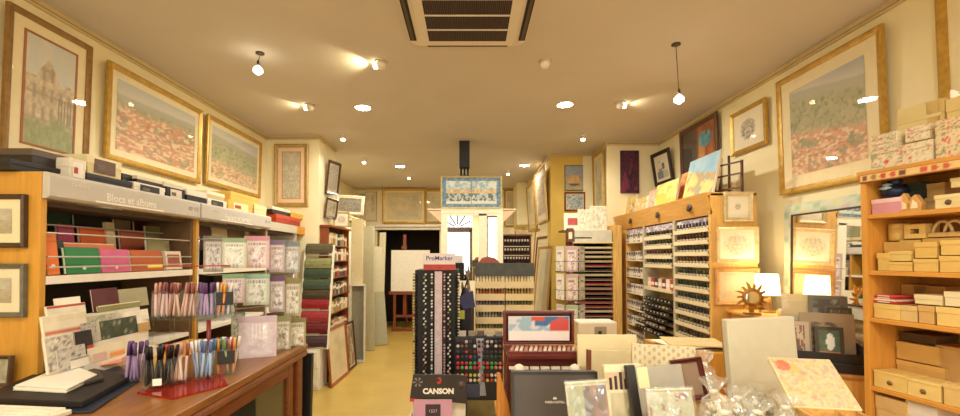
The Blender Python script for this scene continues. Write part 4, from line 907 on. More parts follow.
# long table carrying the middle displays
tb = T('display_table','long plain wooden table under the tiered tube rack','table',(0,0,0))
O('top', MB().box((-.07,3.10,.715),(1.42,3.98,.75),OAKX), tb, .004)
for (x,y) in ((-.03,3.15),(1.37,3.15),(-.03,3.93),(1.37,3.93)): O('leg', MB().box((x-.03,y-.03,0),(x+.03,y+.03,.715),OAK), tb)
def tuberack():
    Y=3.6
    def X(px): return at(px,300,Y).x
    def Z(py): return at(505,py,Y).z
    t = T('tube_rack','cream tiered rack of little paint tubes with grey green headers','rack',(0,Y,.751))
    z0=.751
    cr=M('#e6d3a4',.5,.05)
    k=0; cols=[(476,504,[(283,'cream'),(295,'orange red'),(306,'mauve'),(318,'grey'),(329,'green'),(341,'red')]),(505,533,[(283,'cream'),(295,'ochre'),(306,'green'),(315,'violet')])]
    tints={'cream':['#efe2bc','#e0c890'],'orange red':['#c8742c','#b8502c','#d8a04a'],'mauve':['#9a7a7a','#b89a8a','#7a6a6a'],'grey':['#7a7468','#b0a890'],'green':['#6a7a4a','#8a8a58','#a09a6a'],'red':['#a8402c','#c8943a'],'ochre':['#b8923c','#d0b060'],'violet':['#6a5a7a','#9a8a9a']}
    for ci,(pa,pb,rows) in enumerate(cols):
        xa,xb=X(pa),X(pb); zb=Z(rows[-1][0]+6)
        O('side_panel', MB().box((xa-.006,.0,max(.0,zb-z0)),(xa,.22,Z(276)-z0),cr), t); O('side_panel', MB().box((xb,.0,max(.0,zb-z0)),(xb+.006,.22,Z(276)-z0),cr), t)
        O('back_panel', MB().box((xa,.2,max(0,zb-z0)),(xb,.22,Z(276)-z0),M('#7a6a48',.7)), t)
        O('header_board', MB().box((xa-.006,-.03,Z(276)-z0),(xb+.006,.0,Z(263)-z0),M('#45463a',.45,.35,16)), t, .002)
        for ri,(py,nm) in enumerate(rows):
            z=Z(py); n=9
            O('tray', MB().prism([(-.06,z-z0-.040),(-.052,z-z0-.040),(.2,z-z0-.02),(.2,z-z0-.006),(-.046,z-z0-.020),(-.058,z-z0+.016),(-.064,z-z0+.016)],'x',xa,xb,cr), t)
            me={}
            for k in range(n):
                hx=random.choice(tints[nm])
                if hx not in me: me[hx]=MB().lathe([(.0085,0),(.0095,.004),(.0095,.050),(.006,.058)],M(hx,.5),n=8).lathe([(.0065,.058),(.0065,.072),(.005,.074)],M('#efe6d0',.4),n=8).mesh('paint_tube')
                o=O('paint_tube',me[hx]); o.location=(xa+(xb-xa)*(k+.6)/(n+.2),Y-.018,z-.013); o.rotation_euler=(R(-14),0,0)
                tag(o,nm+' paint tube on the '+ORD[ri]+' tier of the cream rack, '+('marker tower side' if ci==0 else 'wall side'),'paint tube',nm+' tubes on '+ORD[ri]+' tier, '+('marker side' if ci==0 else 'wall side'))
    O('foot', MB().box((X(476),.05,0),(X(504),.2,.012),cr), t); O('post', MB().box((X(516),.16,.0),(X(522),.199,Z(320)-z0),cr), t)
    O('red_crest', MB().prism([(X(478),Z(263)-z0),(X(500),Z(263)-z0),(X(495),Z(258)-z0),(X(488),Z(256.5)-z0),(X(482),Z(258)-z0)],'y',-.02,-.005,M('#9a4a34',.5,.2)), t)
tuberack()
# brushes and navy cloth between tower and rack
def brushes():
    Y=3.46; c=at(468,300,Y)
    j=T('brush_stand','dark metal jar of long brushes between the marker tower and the tube rack','jar',(c.x,Y,.751))
    O('jar', MB().lathe([(.045,0),(.05,.02),(.05,.34),(.053,.35),(.046,.345),(.046,.03)],M('#2a2420',.4,.2),n=20), j)
    for k in range(13):
        L=random.uniform(.36,.56); br=T('paint_brush','long brown paint brush standing in the dark metal jar','brush',(c.x+random.uniform(-.03,.03),Y+random.uniform(-.03,.03),.79),0,'long brushes in the dark jar',R(random.uniform(-4,4)),R(random.uniform(-6,6)))
        O('handle', MB().lathe([(.003,0),(.005,.1),(.006,L*.8),(.004,L*.86)],M(random.choice(['#5a3420','#7a4a2a','#3a2a22']),.35),n=8), br); O('ferrule', MB().lathe([(.0045,L*.86),(.006,L*.93)],SILV,n=8), br); O('bristles', MB().lathe([(.006,L*.93),(.008,L*.98),(.002,L*1.06)],M('#8a6a48',.8),n=8), br)
brushes()
nb=T('cloth_bag','navy and black cloth bag hanging between the marker tower and the tube rack','bag',tuple(at(465,340,3.30)),R(8))
O('body', MB().lathe([(.03,.0),(.050,.03),(.056,.14),(.05,.27),(.03,.36),(.012,.40)],M('#1e1b2a',.75,.3,9,0,.3),n=18), nb); O('navy_flap', MB().prism([(-.07,.33),(.05,.38),(.07,.26),(-.02,.24)],'y',-.064,-.056,M('#2c2f5a',.6,.2)), nb); O('lime_tag', MB().box((-.055,-.072,.17),(-.012,-.065,.235),M('#a8a83a',.5)), nb); O('strap', MB().tube([(0,0,.40),(.02,0,.46),(.0,.0,.5)],.006,BLACK,8), nb)
S('bag_plinth','dark cloth covered plinth under the navy bag','plinth',MB().box((-.035,-.08,0),(.035,.08,nb.location.z-.753),M('#241d18',.8,.2)),(nb.location.x,3.30,.7512),0,None,.008)
# dark bottle rack by the back
def bottlerack():
    Y=6.0
    xa,xb=at(503,250,Y).x,at(530.5,250,Y).x
    def Z(py): return at(516,py,Y).z
    t=T('bottle_rack','brown shelf of dark ink bottles beyond the tube rack','shelf',(0,Y,0))
    w=wood('#6a3a1e',.5)
    for x in (xa,xb): O('side_panel', MB().box((x-.01,0,0),(x+.01,.16,Z(236)),w), t)
    O('back_panel', MB().box((xa+.01,.14,0),(xb-.01,.16,Z(236)),M('#7a4a34',.7)), t); O('top_board', MB().box((xa-.02,-.02,Z(236)),(xb+.02,.17,Z(236)+.02),w), t)
    for ri,py in enumerate((246,255,263.5,273)):
        z=Z(py); O('shelf', MB().box((xa+.01,0,z-.012),(xb-.01,.14,z),M('#e4cfa4',.5)), t)
        me=MB().lathe([(.016,0),(.018,.01),(.018,.05),(.009,.066)],M('#2a1014',.25,.2),n=12).lathe([(.012,.060),(.013,.088),(.009,.092)],M('#efe6d2',.4),n=12).mesh('ink_bottle')
        for k in range(9):
            o=O('ink_bottle',me); o.location=(xa+.032+(xb-xa-.064)*k/8,Y+.03,z+.001); tag(o,'dark ink bottle with pale cap on the '+ORD[ri]+' shelf down of the brown bottle shelf','bottle','ink bottles on the '+ORD[ri]+' brown shelf')
    for (a,b,yt,hx,lb) in ((505,515,228,'#e2cfa0','pale carton on the brown bottle shelf, nearer the mirror pillar'),(516,528,230,'#d6bd8a','tan carton on the brown bottle shelf, nearer the ochre corner')):
        S('carton',lb,'box',MB().box((at(a,240,Y).x,0,0),(at(b,240,Y).x,.12,Z(yt)-Z(236)-.021),M(hx,.7)),(0,Y,Z(236)+.021),0,None,.003)
bottlerack()
for (pa,pb,yt,Y,fx,lb) in ((531,540,228,6.9,'#b8863a','gold framed picture leaning on the floor stack by the side wall, farthest'),(536,546,236,6.5,'#7a4a24','brown framed picture in the middle of the stack by the side wall'),(541,550,246,6.15,'#c9a04a','gilt framed picture nearest in the stack by the side wall')):
    zt_=at(pa,yt,Y).z
    picture(lb,.62,zt_-.42,(1.02-.0+ (Y-6.5)*.06,Y,.42),R(-82),R(-5),frame=fx,mw=.06,fw=.04,art=art_pale(int(Y*10)),mount='#e9dcb8',n=14)
S('low_bench','low ochre bench under the pictures by the side wall','bench',MB().box((.90,6.0,0),(1.13,7.4,.415),OCHRE),(0,0,0),bev=.005)
# ================================================================ right back : paper drawers, card spinner
def paperrack():
    Y=5.0; xa,xb=at(574,280,Y).x,at(613,280,Y).x
    def Z(py): return at(594,py,Y).z
    t=T('paper_cabinet','cream cabinet of many thin paper shelves, beside the card spinner','cabinet',(0,Y,0))
    cr=M('#dcc690',.5,.06)
    O('side_panel', MB().box((xa-.015,0,0),(xa,.36,Z(229)),wood('#7a4a24',.5)), t); O('side_panel', MB().box((xb,-.01,0),(xb+.10,.36,Z(225)),wood('#dcae5e',.45)), t)
    O('back_panel', MB().box((xa,.34,0),(xb,.36,Z(229)),M('#2a2018',.7)), t); O('top_board', MB().box((xa-.015,-.01,Z(242)-.015),(xb,.34,Z(242)),cr), t)
    cols=['#c8b890','#a89878','#bba87c','#a89070','#8a2830','#2a1c1c','#b8a880','#5a443a','#9a2430','#8a7060','#6e2226','#2a1a1c','#7a1c22','#8a2228','#b8a888','#6a2022','#2a1816','#3a2220']
    names=['cream','tan','buff','beige','crimson','black','cream','brown','bright red','fawn','dark red','black','deep red','red','cream','maroon','black','dark brown']
    for i in range(18):
        z=Z(248+i*4.55); 
        O('shelf', MB().box((xa,.0,z-.010),(xb,.34,z-.004),M('#a8946a',.5)), t)
        S('paper_stack','thin stack of '+names[i]+' paper on the '+ORD[i]+' shelf down of the paper cabinet','paper',MB().box((0,0,0),(xb-xa-.012,.30,.018),M(cols[i],.7,.1)).box((.0,-.002,.0),(.03,0,.014),M('#e6dcc0',.6)),(xa+.006,Y+.008,z-.003))
    O('base', MB().box((xa,.0,0),(xb,.34,Z(335)),cr), t)
    zt_=Z(242)+.001
    S('flat_carton','long pale grey flat carton lying on top of the paper cabinet','box',MB().box((0,0,0),(xb-xa-.02,.3,Z(230)-zt_),M('#cfc8b0',.5)).box((.0,-.003,.04),(.2,-.0005,.055),M('#4a4438',.5)),(xa+.01,Y+.0,zt_),0,None,.004)
    def art_red(u,v): return mix((206,90,80),(150,60,66),fb(u*6,v*6,3)) if .2<u<.9 and .25<v<.75 else (238,226,200)
    def art_cart(s): return art_cols(s,[(240,230,204),(240,230,204),(232,220,190),(170,160,136),(240,230,204)],9,False)
    for (a,b,yt,yb,ar,lb,dy) in ((564.5,580,213,229,art_red,'white card with a reddish picture standing on the paper cabinet, nearest the ochre wall',.02),(579,593,209,230,art_cart(4),'white card with small drawings standing in the middle on the paper cabinet',.045),(592,609,205,230,art_cart(8),'tall white card with ink drawings on the paper cabinet beside the purple canvas',.07)):
        w=at(b,220,Y).x-at(a,220,Y).x; h=Z(yt)-Z(230)
        c=T('print_card',lb,'print',((at(a,220,Y).x+at(b,220,Y).x)/2,Y+dy,Z(230)+.001),0,None,R(-4))
        O('board', MB().box((-w/2,0,0),(w/2,.004,h),M('#efe4c8',.7,.03)), c); O('drawing', art_mesh(w*.94,h*.92,ar,16,-.0008,h*.04), c)
    S('cabinet_ledge','small dark ledge carrying the reddish card beside the paper cabinet','ledge',MB().box((at(562,230,Y).x,0,Z(230)-.02),(xa-.0145,.2,Z(230)),wood('#6a4a24',.5)),(0,Y,0))
paperrack()
def spinner():
    Y=4.4; c=at(570,290,Y).x
    t=T('card_spinner','dark wire spinner of greeting cards in front of the paper cabinet','display stand',(c,Y,0))
    MT=M('#6a6258',.35,.1,10,.6)
    zt_=at(570,242,Y).z
    O('base', MB().lathe([(.2,0),(.2,.02),(.03,.04)],MT,n=24), t); O('pole', MB().tube([(0,0,.03),(0,0,zt_)],.018,wood('#6a3a1e'),10), t)
    O('cap', MB().box((-.03,-.03,zt_),(.03,.03,zt_+.14),wood('#6a3a1e')).box((-.018,-.0315,zt_+.03),(.018,-.0302,zt_+.1),M('#e6dcc0')), t)
    tiers=[(246,271),(273,299),(303,328)]
    cc=[('white flowered',(214,204,186),(150,90,100)),('pink edged',(196,164,164),(150,90,100)),('grey green',(170,172,150),(120,128,110)),('speckled cream',(236,226,204),(150,120,110)),('red striped',(206,180,166),(160,80,76)),('green leafed',(200,200,150),(110,140,80)),('rose and white',(206,190,180),(150,90,90)),('mint',(176,196,160),(110,140,100)),('pale blue',(196,200,196),(120,130,140))]
    k=0
    for ti,(ya,yb) in enumerate(tiers):
        za,zb=at(570,yb,Y).z,at(570,ya,Y).z
        O('wire_pocket', MB().tube([(.15*math.cos(a),.15*math.sin(a),za-.006) for a in [2*math.pi*q/16 for q in range(17)]],.004,MT,6,False), t)
        O('wire_pocket', MB().tube([(.16*math.cos(a),.16*math.sin(a),za+.10) for a in [2*math.pi*q/16 for q in range(17)]],.003,MT,6,False), t)
        for j,ang in enumerate((-150,-95,-40)):
            a=R(ang); nm,b_,d_=cc[k]; k+=1
            o=T('greeting_card',nm+' greeting card in the '+ORD[ti]+' tier down of the wire spinner','card',(c+.135*math.cos(a),Y+.135*math.sin(a),za),a+R(90))
            O('card', MB().box((-.06,.001,0),(.06,.004,zb-za-.005),M('#e9dfc8',.6)), o); O('picture', art_mesh(.116,zb-za-.009,art_pack(150+k,b_,[d_,(240,232,216)]),12,-.0004,.002), o)
            
spinner()
wb=T('white_case','white and grey carton with a little window, on the table below the paper cabinet','box',(at(598,330,3.6).x,3.6,.751))
O('body', MB().box((-.165,0,0),(.165,.2,.205),M('#d9d2bd',.5,.04)), wb, .015); O('window', MB().box((-.03,-.004,.07),(.07,-.001,.165),M('#9a9480',.4,.2)), wb); O('dark_mark', MB().box((.0,-.006,.10),(.03,-.004,.13),M('#2a2622',.4)), wb)

# ================================================================ paint cabinet on the right wall
PXF, PY0, PY1, PXB = 1.85, 3.29, 5.38, 2.21
pcab=T('paint_cabinet','tall oak cabinet of tiered paint tubes with a sloping cornice, on the right wall','cabinet',(0,0,0))
OK2=wood('#dfae5c',.42,'z',.12); 
O('end_panel', MB().box((PXF,PY0,0),(PXB,PY0+.03,1.99),OK2), pcab, .003)
O('end_panel', MB().box((PXF-.03,PY1-.03,0),(PXB,PY1,1.99),OK2), pcab, .003)
O('back_panel', MB().box((PXF+.16,PY0+.03,0),(PXF+.18,PY1-.03,1.97),M('#cfb27a',.6)), pcab)
O('top_board', MB().box((PXF-.02,PY0,1.972),(PXB,PY1,1.995),OK2), pcab)
O('cornice', MB().prism([(PXF-.045,1.995),(PXF-.02,1.995),(PXF+.02,1.83),(PXF+.0,1.82)],'y',PY0-.0,PY1,wood('#d09a4c',.45,'y',.15)), pcab, .003)
for yy in (3.55,4.15,4.85):
    X=Matrix.Translation((PXF-.023,yy,1.905))@Matrix.Rotation(R(-75),4,'Y')
    s=O('spot_housing', MB().lathe([(.034,0),(.036,.008),(.028,.014)],M('#3a2c20',.4),n=18,X=X), pcab); O('spot_lens', MB().lathe([(.026,.0125),(.018,.0135),(.004,.0138)],M('#a8a298',.2),n=16,X=X), s)
ys=[yx(711,PXF)+.02,yx(675.5,PXF),yx(672,PXF),yx(645,PXF),yx(642,PXF),yx(626,PXF)]
for y in ((ys[1]+ys[2])/2,(ys[3]+ys[4])/2): O('divider', MB().box((PXF+.0,y-.02,0),(PXF+.16,y+.02,1.83),M('#b9ad90',.5)), pcab)
O('divider', MB().box((PXF+.0,ys[5],0),(PXF+.16,PY1-.03,1.83),OK2), pcab)
for (a,b) in ((ys[0]+.012,ys[1]),(ys[2]+.0,ys[3]),(ys[4],ys[5])):
    O('printed_banner', art_mesh(b-a,.06,art_cols(int(a*10),[(170,160,164),(120,108,124),(216,204,190),(200,180,190)],16),22,0,0,name='banner'), pcab)
    o=bpy.data.objects[[x.name for x in bpy.data.objects if x.name.startswith('printed_banner')][-1]]
    o.location=(PXF+.012,(a+b)/2,1.752); o.rotation_euler=(0,0,R(-90))
def lipz(py, px): return atX(px,py,PXF).z
CRL=M('#ecdcb2',.45,.04)
def tray(y0,y1,z,d=.15):
    O('tray', MB().prism([(PXF-.012,z-.022),(PXF-.004,z-.022),(PXF+.15,z+.005),(PXF+.15,z+.012),(PXF-.002,z-.012),(PXF-.010,z+.012),(PXF-.016,z+.012)],'y',y0,y1,CRL), pcab)
def tubes(y0,y1,z,n,cols,lb,grp,h=.072,cap='#efe6d2'):
    me={}
    for k in range(n):
        hx=random.choice(cols)
        if (hx,h) not in me: me[(hx,h)]=MB().lathe([(.0095,0),(.0095,.012),(.011,.016)],M('#2a2420',.4),n=8).lathe([(.012,.016),(.012,h*.50)],M('#cfc2a4',.5),n=8).lathe([(.0122,h*.50),(.0125,h*.9),(.004,h)],M(hx,.45),n=8).mesh('paint_tube')
        o=O('paint_tube',me[(hx,h)]); o.location=(PXF+.018,y0+(y1-y0)*(k+.6)/(n+.2),z-.007); o.rotation_euler=(0,R(-8),0); tag(o,lb,'paint tube',grp)
TC=[['#3a3028','#4a3e32','#2a221e'],['#4a2a20','#5a4028','#3a2c26'],['#3a3a2c','#2a2a24','#4a4a38'],['#5a2a20','#3a1c18','#6a4426'],['#2e3c26','#223422','#4a5634'],['#2a3e2a','#3c4a2a','#1e2e22'],['#2a3636','#223230','#3a4640'],['#222c38','#34343c','#2c2a30'],['#4e442e','#3a3022','#66562e'],['#443a28','#5c4c34','#332822']]
for i,py in enumerate((228.6,241,253,265,278.5,291.5,305,318.5,331,345)):
    z=lipz(py,709); tray(ys[0]+.01,ys[1],z); tubes(ys[0]+.01,ys[1],z,10,TC[i],'pale capped paint tube on the '+ORD[i]+' tray down of the cabinet bay nearest the lamp','tubes on '+ORD[i]+' tray of the bay nearest the lamp')
for i,py in enumerate((236,246,256.5,266)):
    z=lipz(py,671); tray(ys[2],ys[3],z); tubes(ys[2]+.01,ys[3],z,9,TC[i+1],'paint tube on the '+ORD[i]+' tray down of the middle bay of the paint cabinet','tubes on '+ORD[i]+' tray of the middle bay')
# middle bay: red and white boxes, sloping black pan tray, boxes of sticks
z=lipz(290,665); tray(ys[2],ys[3],z)
for k in range(7):
    hx=['#b8382c','#e6dac0','#8a3a3a','#d8c8a8','#5a3a4a','#c04a38','#e2d4b8'][k]; w=(ys[3]-ys[2])/7.2
    S('colour_box',['bright red','cream','dull red','beige','plum','scarlet','ivory'][k]+' paint box standing in the middle bay below the tube trays','box',MB().box((0,0,0),(.05,w*.9,.10),M(hx,.5)).box((-.001,.004,.03),(0,w*.8,.06),M('#efe4cc',.5)),(PXF+.02,ys[2]+.015+k*w,z-.0))
for i in range(6):
    z=lipz(300+i*6,660); 
    O('pan_step', MB().box((PXF-.02-.02*i,ys[2],z-.022),(PXF+.14-.02*i,ys[3],z-.012),M('#2a2420',.5)), pcab)
    me={}
    for k in range(8):
        hx=random.choice(['#2a2622','#4a443a','#8a7a62','#1f1b18','#3a342c'])
        if hx not in me: me[hx]=MB().box((-.015,-.028,0),(.015,.028,.022),M(hx,.5)).box((-.0155,-.012,.006),(-.015,.012,.016),M('#d9ccae',.5)).mesh('pastel_box')
        o=O('pastel_box',me[hx]); o.location=(PXF-.0-.02*i,ys[2]+.04+(ys[3]-ys[2]-.07)*k/7,z-.011); tag(o,'small dark pastel box on the '+ORD[i]+' step of the sloping display in the middle bay','pastel box','pastel boxes on '+ORD[i]+' sloping step')
for i,py in enumerate((238,256,272.5,289,305,321,337)):
    z=lipz(py+4,634); O('shelf', MB().box((PXF,ys[4],z-.012),(PXF+.15,ys[5],z),CRL), pcab)
    me={}
    for k in range(7):
        hx=random.choice(['#d8cdb8','#c4b8a4','#a89c8a','#e6dcc8','#8a8278'])
        if hx not in me: me[hx]=MB().box((-.03,-.03,0),(.03,.03,.10),M(hx,.5)).box((-.0306,-.024,.06),(-.030,.024,.085),M('#5a544c',.5)).box((-.0306,-.024,.015),(-.030,.024,.04),M('#f2e8d4',.5)).mesh('ink_carton')
        o=O('ink_carton',me[hx]); o.location=(PXF+.035,ys[4]+.035+(ys[5]-ys[4]-.07)*k/6,z+.001); tag(o,'white and grey carton on the '+ORD[i]+' shelf of the paint cabinet bay nearest the corner','box','cartons on '+ORD[i]+' shelf of the corner bay')
# things standing on the paint cabinet
def ontop(label, pa, pb, yt, X, art, hx='#efe4c8', rx=-10, rz=-90, frame=None, z=1.997):
    a=yx(pb,X); b=yx(pa,X); zt_=atX((pa+pb)/2,yt,X).z
    t=T('painting',label,'painting',(X,(a+b)/2,z),R(rz),None,R(rx)); w=(b-a); h=zt_-z
    O('canvas', MB().box((-w/2,0,0),(w/2,.02,h),M(hx,.7,.05)), t, .002); O('print', art_mesh(w*.985,h*.985,art,26,-.0009,h*.007), t); return t
ontop('yellow postcard sized painting at the far end of the paint cabinet top',622,634,196,1.96,art_cols(201,[(222,196,120),(206,160,80),(236,220,160),(160,120,70)],5,False))
ontop('pale yellow painting second from the far end of the cabinet top',634.5,646,197,1.96,art_cols(203,[(236,222,160),(222,190,100),(200,170,110),(240,230,190)],5,False))
ontop('white and pink sketch on the cabinet top beside the yellow abstract',646.5,657,189,1.98,art_cols(205,[(238,226,196),(210,150,130),(232,214,180),(170,130,110)],6,False))
ontop('bright yellow abstract painting on the middle of the cabinet top',654,675,181,1.95,art_cols(207,[(238,206,90),(226,182,70),(240,224,140),(230,210,120)],4,False))
def art_blue(u,v):
    if v>.5+.25*(1-u): return mix((126,168,196),(176,200,204),fb(u*6,v*6,4))
    return mix((232,212,130),(196,190,120),fb(u*7,v*7,6)) if fb(u*4,v*4,9)>.42 else mix((222,150,80),(130,160,150),fb(u*9,v*9,2))
ontop('orange painting standing behind the blue and yellow one on the cabinet',677,695,170,2.06,art_cols(209,[(222,140,70),(206,110,60),(236,180,110)],5,False))
ontop('blue and yellow townscape leaning on the cabinet under the figure painting',682,712,154,1.94,art_blue,rx=-13)
ontop('lime yellow painting behind the blue and yellow townscape',704,715,160,2.10,art_cols(213,[(206,206,60),(180,190,60),(120,160,70)],4,False),rx=-10)
se=T('table_easel','small brown table easel standing empty on the end of the paint cabinet','easel',(2.06,3.41,1.997),R(-70))
bw=wood('#5a3420',.5)
for x in (-.12,.12): O('leg', MB().box((x-.007,-.007,0),(x+.007,.009,.25),bw), se)
for zz in (.03,.14,.23): O('bar', MB().box((-.13,-.022,zz),(.13,-.012,zz+.012),bw), se)
O('mast', MB().box((-.007,.010,.0),(.007,.022,.31),bw), se)
# framed prints on the end panel
def endpic(label,pa,pb,yt,yb,fx,mw,fw,art,mt='#efe4c8'):
    Y=PY0-.002; a=at(pa,yb,Y); b=at(pb,yt,Y)
    picture(label,b.x-a.x,b.z-a.z,((a.x+b.x)/2,Y,a.z),0,R(1),frame=fx,mw=mw,fw=fw,art=art,mount=mt,metal=.1)
endpic('small pale framed print of a beetle on the cabinet end panel, top of three',723,751.5,192,221.5,'#cdb98a',.0,.03,art_sketch(221,(240,230,206),(110,96,70),.12,.12))
endpic('cream framed engraving on the cabinet end panel, middle of three',715.5,757,226.5,263,'#e2c08a',.03,.028,art_sketch(223,(234,222,192),(140,124,96),.42,.42))
endpic('pale wood framed print on the cabinet end panel, lowest of three, by the lamp',714.5,758,268,305,'#c9965a',.02,.03,art_pale(225,(236,214,170),(190,170,130),.5),'#f0dcb4')
# ================================================================ side cabinet with lamp, sun mirror, leaning mirror, print crate
sc=T('side_cabinet','oak side cabinet carrying the table lamp against the right wall','cabinet',(0,0,0))
O('body', MB().box((1.98,2.66,0),(2.32,3.25,1.08),OK2), sc, .004); O('top', MB().box((1.95,2.64,1.08),(2.33,3.27,1.10),OK2), sc, .004)
O('door', MB().box((1.965,2.70,.1),(1.979,3.20,1.05),wood('#c88e42',.42)), sc, .003)
LY=3.10
lp=at(767,285,LY)
tl=T('table_lamp','table lamp with a glowing cream shade beside the cabinet end panel','lamp',(lp.x,LY,1.101))
O('base', MB().lathe([(.05,0),(.05,.01),(.022,.02),(.03,.06),(.022,.10),(.010,.12),(.007,.17)],M('#b58a4a',.35,.1,10,.5),n=22), tl)
SHM=bpy.data.materials.new('lamp_shade'); SHM.use_nodes=True
nt=SHM.node_tree; nt.nodes.clear(); out=nt.nodes.new('ShaderNodeOutputMaterial'); tr=nt.nodes.new('ShaderNodeBsdfTranslucent'); tr.inputs[0].default_value=(.95,.82,.55,1); df=nt.nodes.new('ShaderNodeBsdfDiffuse'); df.inputs[0].default_value=(.9,.8,.6,1); ms=nt.nodes.new('ShaderNodeMixShader'); ms.inputs[0].default_value=.35
nt.links.new(tr.outputs[0],ms.inputs[1]); nt.links.new(df.outputs[0],ms.inputs[2]); em=nt.nodes.new('ShaderNodeEmission'); em.inputs[0].default_value=(1,.86,.55,1); em.inputs[1].default_value=1.6; ad=nt.nodes.new('ShaderNodeAddShader'); nt.links.new(ms.outputs[0],ad.inputs[0]); nt.links.new(em.outputs[0],ad.inputs[1]); nt.links.new(ad.outputs[0],out.inputs[0])
vs=MB(); n=26
for r,z in ((.080,.125),(.068,.275)):
    for k in range(n): vs.v.append(Vector((r*math.cos(2*math.pi*k/n),r*math.sin(2*math.pi*k/n),z)))
vs.f=[[k,(k+1)%n,n+(k+1)%n,n+k] for k in range(n)]; vs.m=[SHM]; vs.mi=[0]*n; vs.sm=[True]*n
O('lamp_shade', vs, tl); O('bulb', MB().lathe([(.008,.17),(.024,.20),(.02,.225),(.005,.235)],glow('#fff0c8',18),n=14), tl)
lamp('POINT',(lp.x,LY,1.101+.245),5.0,.03,'lamp_bulb_light',col=(1,.76,.42))
sm=T('sun_mirror','gilded sunburst mirror standing before the lamp','mirror',(at(752,297,2.97).x,2.97,1.101),R(-18))
GM=M('#a8762c',.35,.2,20,.6,.1)
zc_=.122
X=Matrix.Translation((0,0,zc_))@Matrix.Rotation(R(90),4,'X')
O('rim', MB().lathe([(.038,-.006),(.045,-.012),(.060,.0),(.062,.008),(.05,.016),(.040,.010)],GM,n=26,X=X), sm)
O('mirror_glass', MB().lathe([(.0395,.0102),(.0395,.0125)],MIRROR,n=24,X=X,smooth=False), sm)
rays=MB()
for k in range(14):
    a=2*math.pi*k/14; L=.115 if k%2==0 else .095; da=.15
    p=lambda r,aa:(r*math.cos(aa),zc_+r*math.sin(aa))
    rays.prism([p(.056,a-da),p(.085,a-da*.9+.06),p(L,a+.10),p(.082,a+da*.5+.04),p(.056,a+da)],'y',-.008,.006,GM)
O('rays', rays, sm); O('stand', MB().box((-.05,-.02,0),(.05,.03,.015),GM).box((-.012,-.002,.015),(.012,.012,zc_-.055),GM), sm)
S('candle_glass','small glowing glass tea light beside the lamp','candle holder',MB().lathe([(.022,0),(.028,.01),(.03,.06),(.027,.06),(.024,.01)],M('#f0d090',.2,.05),n=16).lathe([(.02,.012),(.02,.03),(.003,.045)],glow('#ffe0a0',14),n=12),(at(783,303,2.80).x,2.80,1.101))
# leaning mosaic-framed mirror
def mirrorbig():
    xa=at(781,250,2.98); Xw=2.33
    y0,y1=2.30,atX(783,230,Xw).y
    zt_=atX(800,203,Xw).z; zb_=1.125; w=y1-y0; h=zt_-zb_
    t=T('wall_mirror','large mirror with a flowered mosaic frame leaning on the right wall over the print crate','mirror',(2.345,(y0+y1)/2,zb_),R(-90),None,R(-1.5))
    def am(u,v):
        c=(186,196,176); k=cell(u,v,16,7)
        if (int(u*16)+int(v*14))%3==0: c=[(150,176,120),(196,196,130),(196,170,170),(140,170,150)][int(k*4)]
        return mix(c,(222,220,200),.5*fb(u*20,v*20,3))
    fwm=.085
    O('frame_board', MB().box((-w/2,-.02,0),(w/2,.0,h),M('#b9c2ae',.6)), t)
    O('mosaic_face', art_mesh(w,h,am,48,-.0205,0,.4), t)
    O('inner_edge', MB().ring(w-2*fwm+.02,h-2*fwm+.02,[(0,-.021),(0,-.030),(.012,-.030),(.012,-.021)],M('#3a2c20',.5),fwm-.01), t)
    O('mirror_glass', MB().box((-w/2+fwm,-.025,fwm),(w/2-fwm,-.0215,h-fwm),MIRROR), t)
mirrorbig()
cr_=T('print_crate','black wooden browser crate of mounted prints in front of the leaning mirror','crate',(1.92,2.335,0),R(-28))
bk=M('#1c1714',.45,.15)
O('base', MB().box((-.16,.0,.90),(.16,.26,.915),bk), cr_, .003); O('front_board', MB().box((-.17,-.012,.90),(.17,.0,.985),bk), cr_, .003); O('front_board', MB().box((-.165,-.03,.885),(.165,-.012,.935),bk), cr_, .003)
O('side_board', MB().box((-.172,0,.90),(-.16,.26,1.03),bk), cr_); O('side_board', MB().box((.16,0,.90),(.172,.26,1.03),bk), cr_); O('back_board', MB().box((-.16,.25,.90),(.16,.262,1.06),bk), cr_)
O('cabinet', MB().box((-.18,-.05,0),(.17,.24,.870),OK2), cr_, .004); O('cabinet_top', MB().box((-.20,-.07,.870),(.175,.25,.885),wood('#c98f48',.4,'x')), cr_, .003)
def cprint(label, lx, ly, w, h, hx, art=None, mw=.03, frame=None, rx=-9, z=.918):
    a=R(-28); X=1.92+lx*math.cos(a)-ly*math.sin(a); Y=2.335+lx*math.sin(a)+ly*math.cos(a)
    t=T('mounted_print',label,'print',(X,Y,z),a,None,R(rx))
    O('mount', MB().box((-w/2,0,0),(w/2,.006,h),M(hx,.8,.05)), t)
    if art: O('print', art_mesh(w-2*mw,h-2*mw,art,14,-.0008,mw), t)
    O('sleeve', MB().add([(-w/2-.002,-.0025,0),(w/2+.002,-.0025,0),(w/2+.002,-.0025,h+.003),(-w/2-.002,-.0025,h+.003)],[(0,1,2,3)],GLASS), t)
def art_stork(u,v):
    c=mix((84,110,80),(50,70,56),fb(u*7,v*7,2))
    if ((u-.55)/.2)**2+((v-.62)/.28)**2<1: c=(226,232,222)
    if v<.3: c=mix((222,150,50),(190,90,40),fb(u*9,v*9,4))
    return c
cprint('small vivid print of a white bird in a dark mount, front of the print crate',.03,.02,.125,.20,'#3a3026',art_stork,.018)
cprint('wide taupe mounted print standing behind the bird print',.03,.06,.24,.27,'#a08c70',art_cols(303,[(120,96,76),(90,70,60),(150,126,96)],5),.05)
cprint('pale mounted print of brown figures at the lamp end of the crate',-.105,.03,.10,.22,'#bfae94',art_cols(305,[(140,90,70),(200,180,150),(110,70,60)],4),.02)
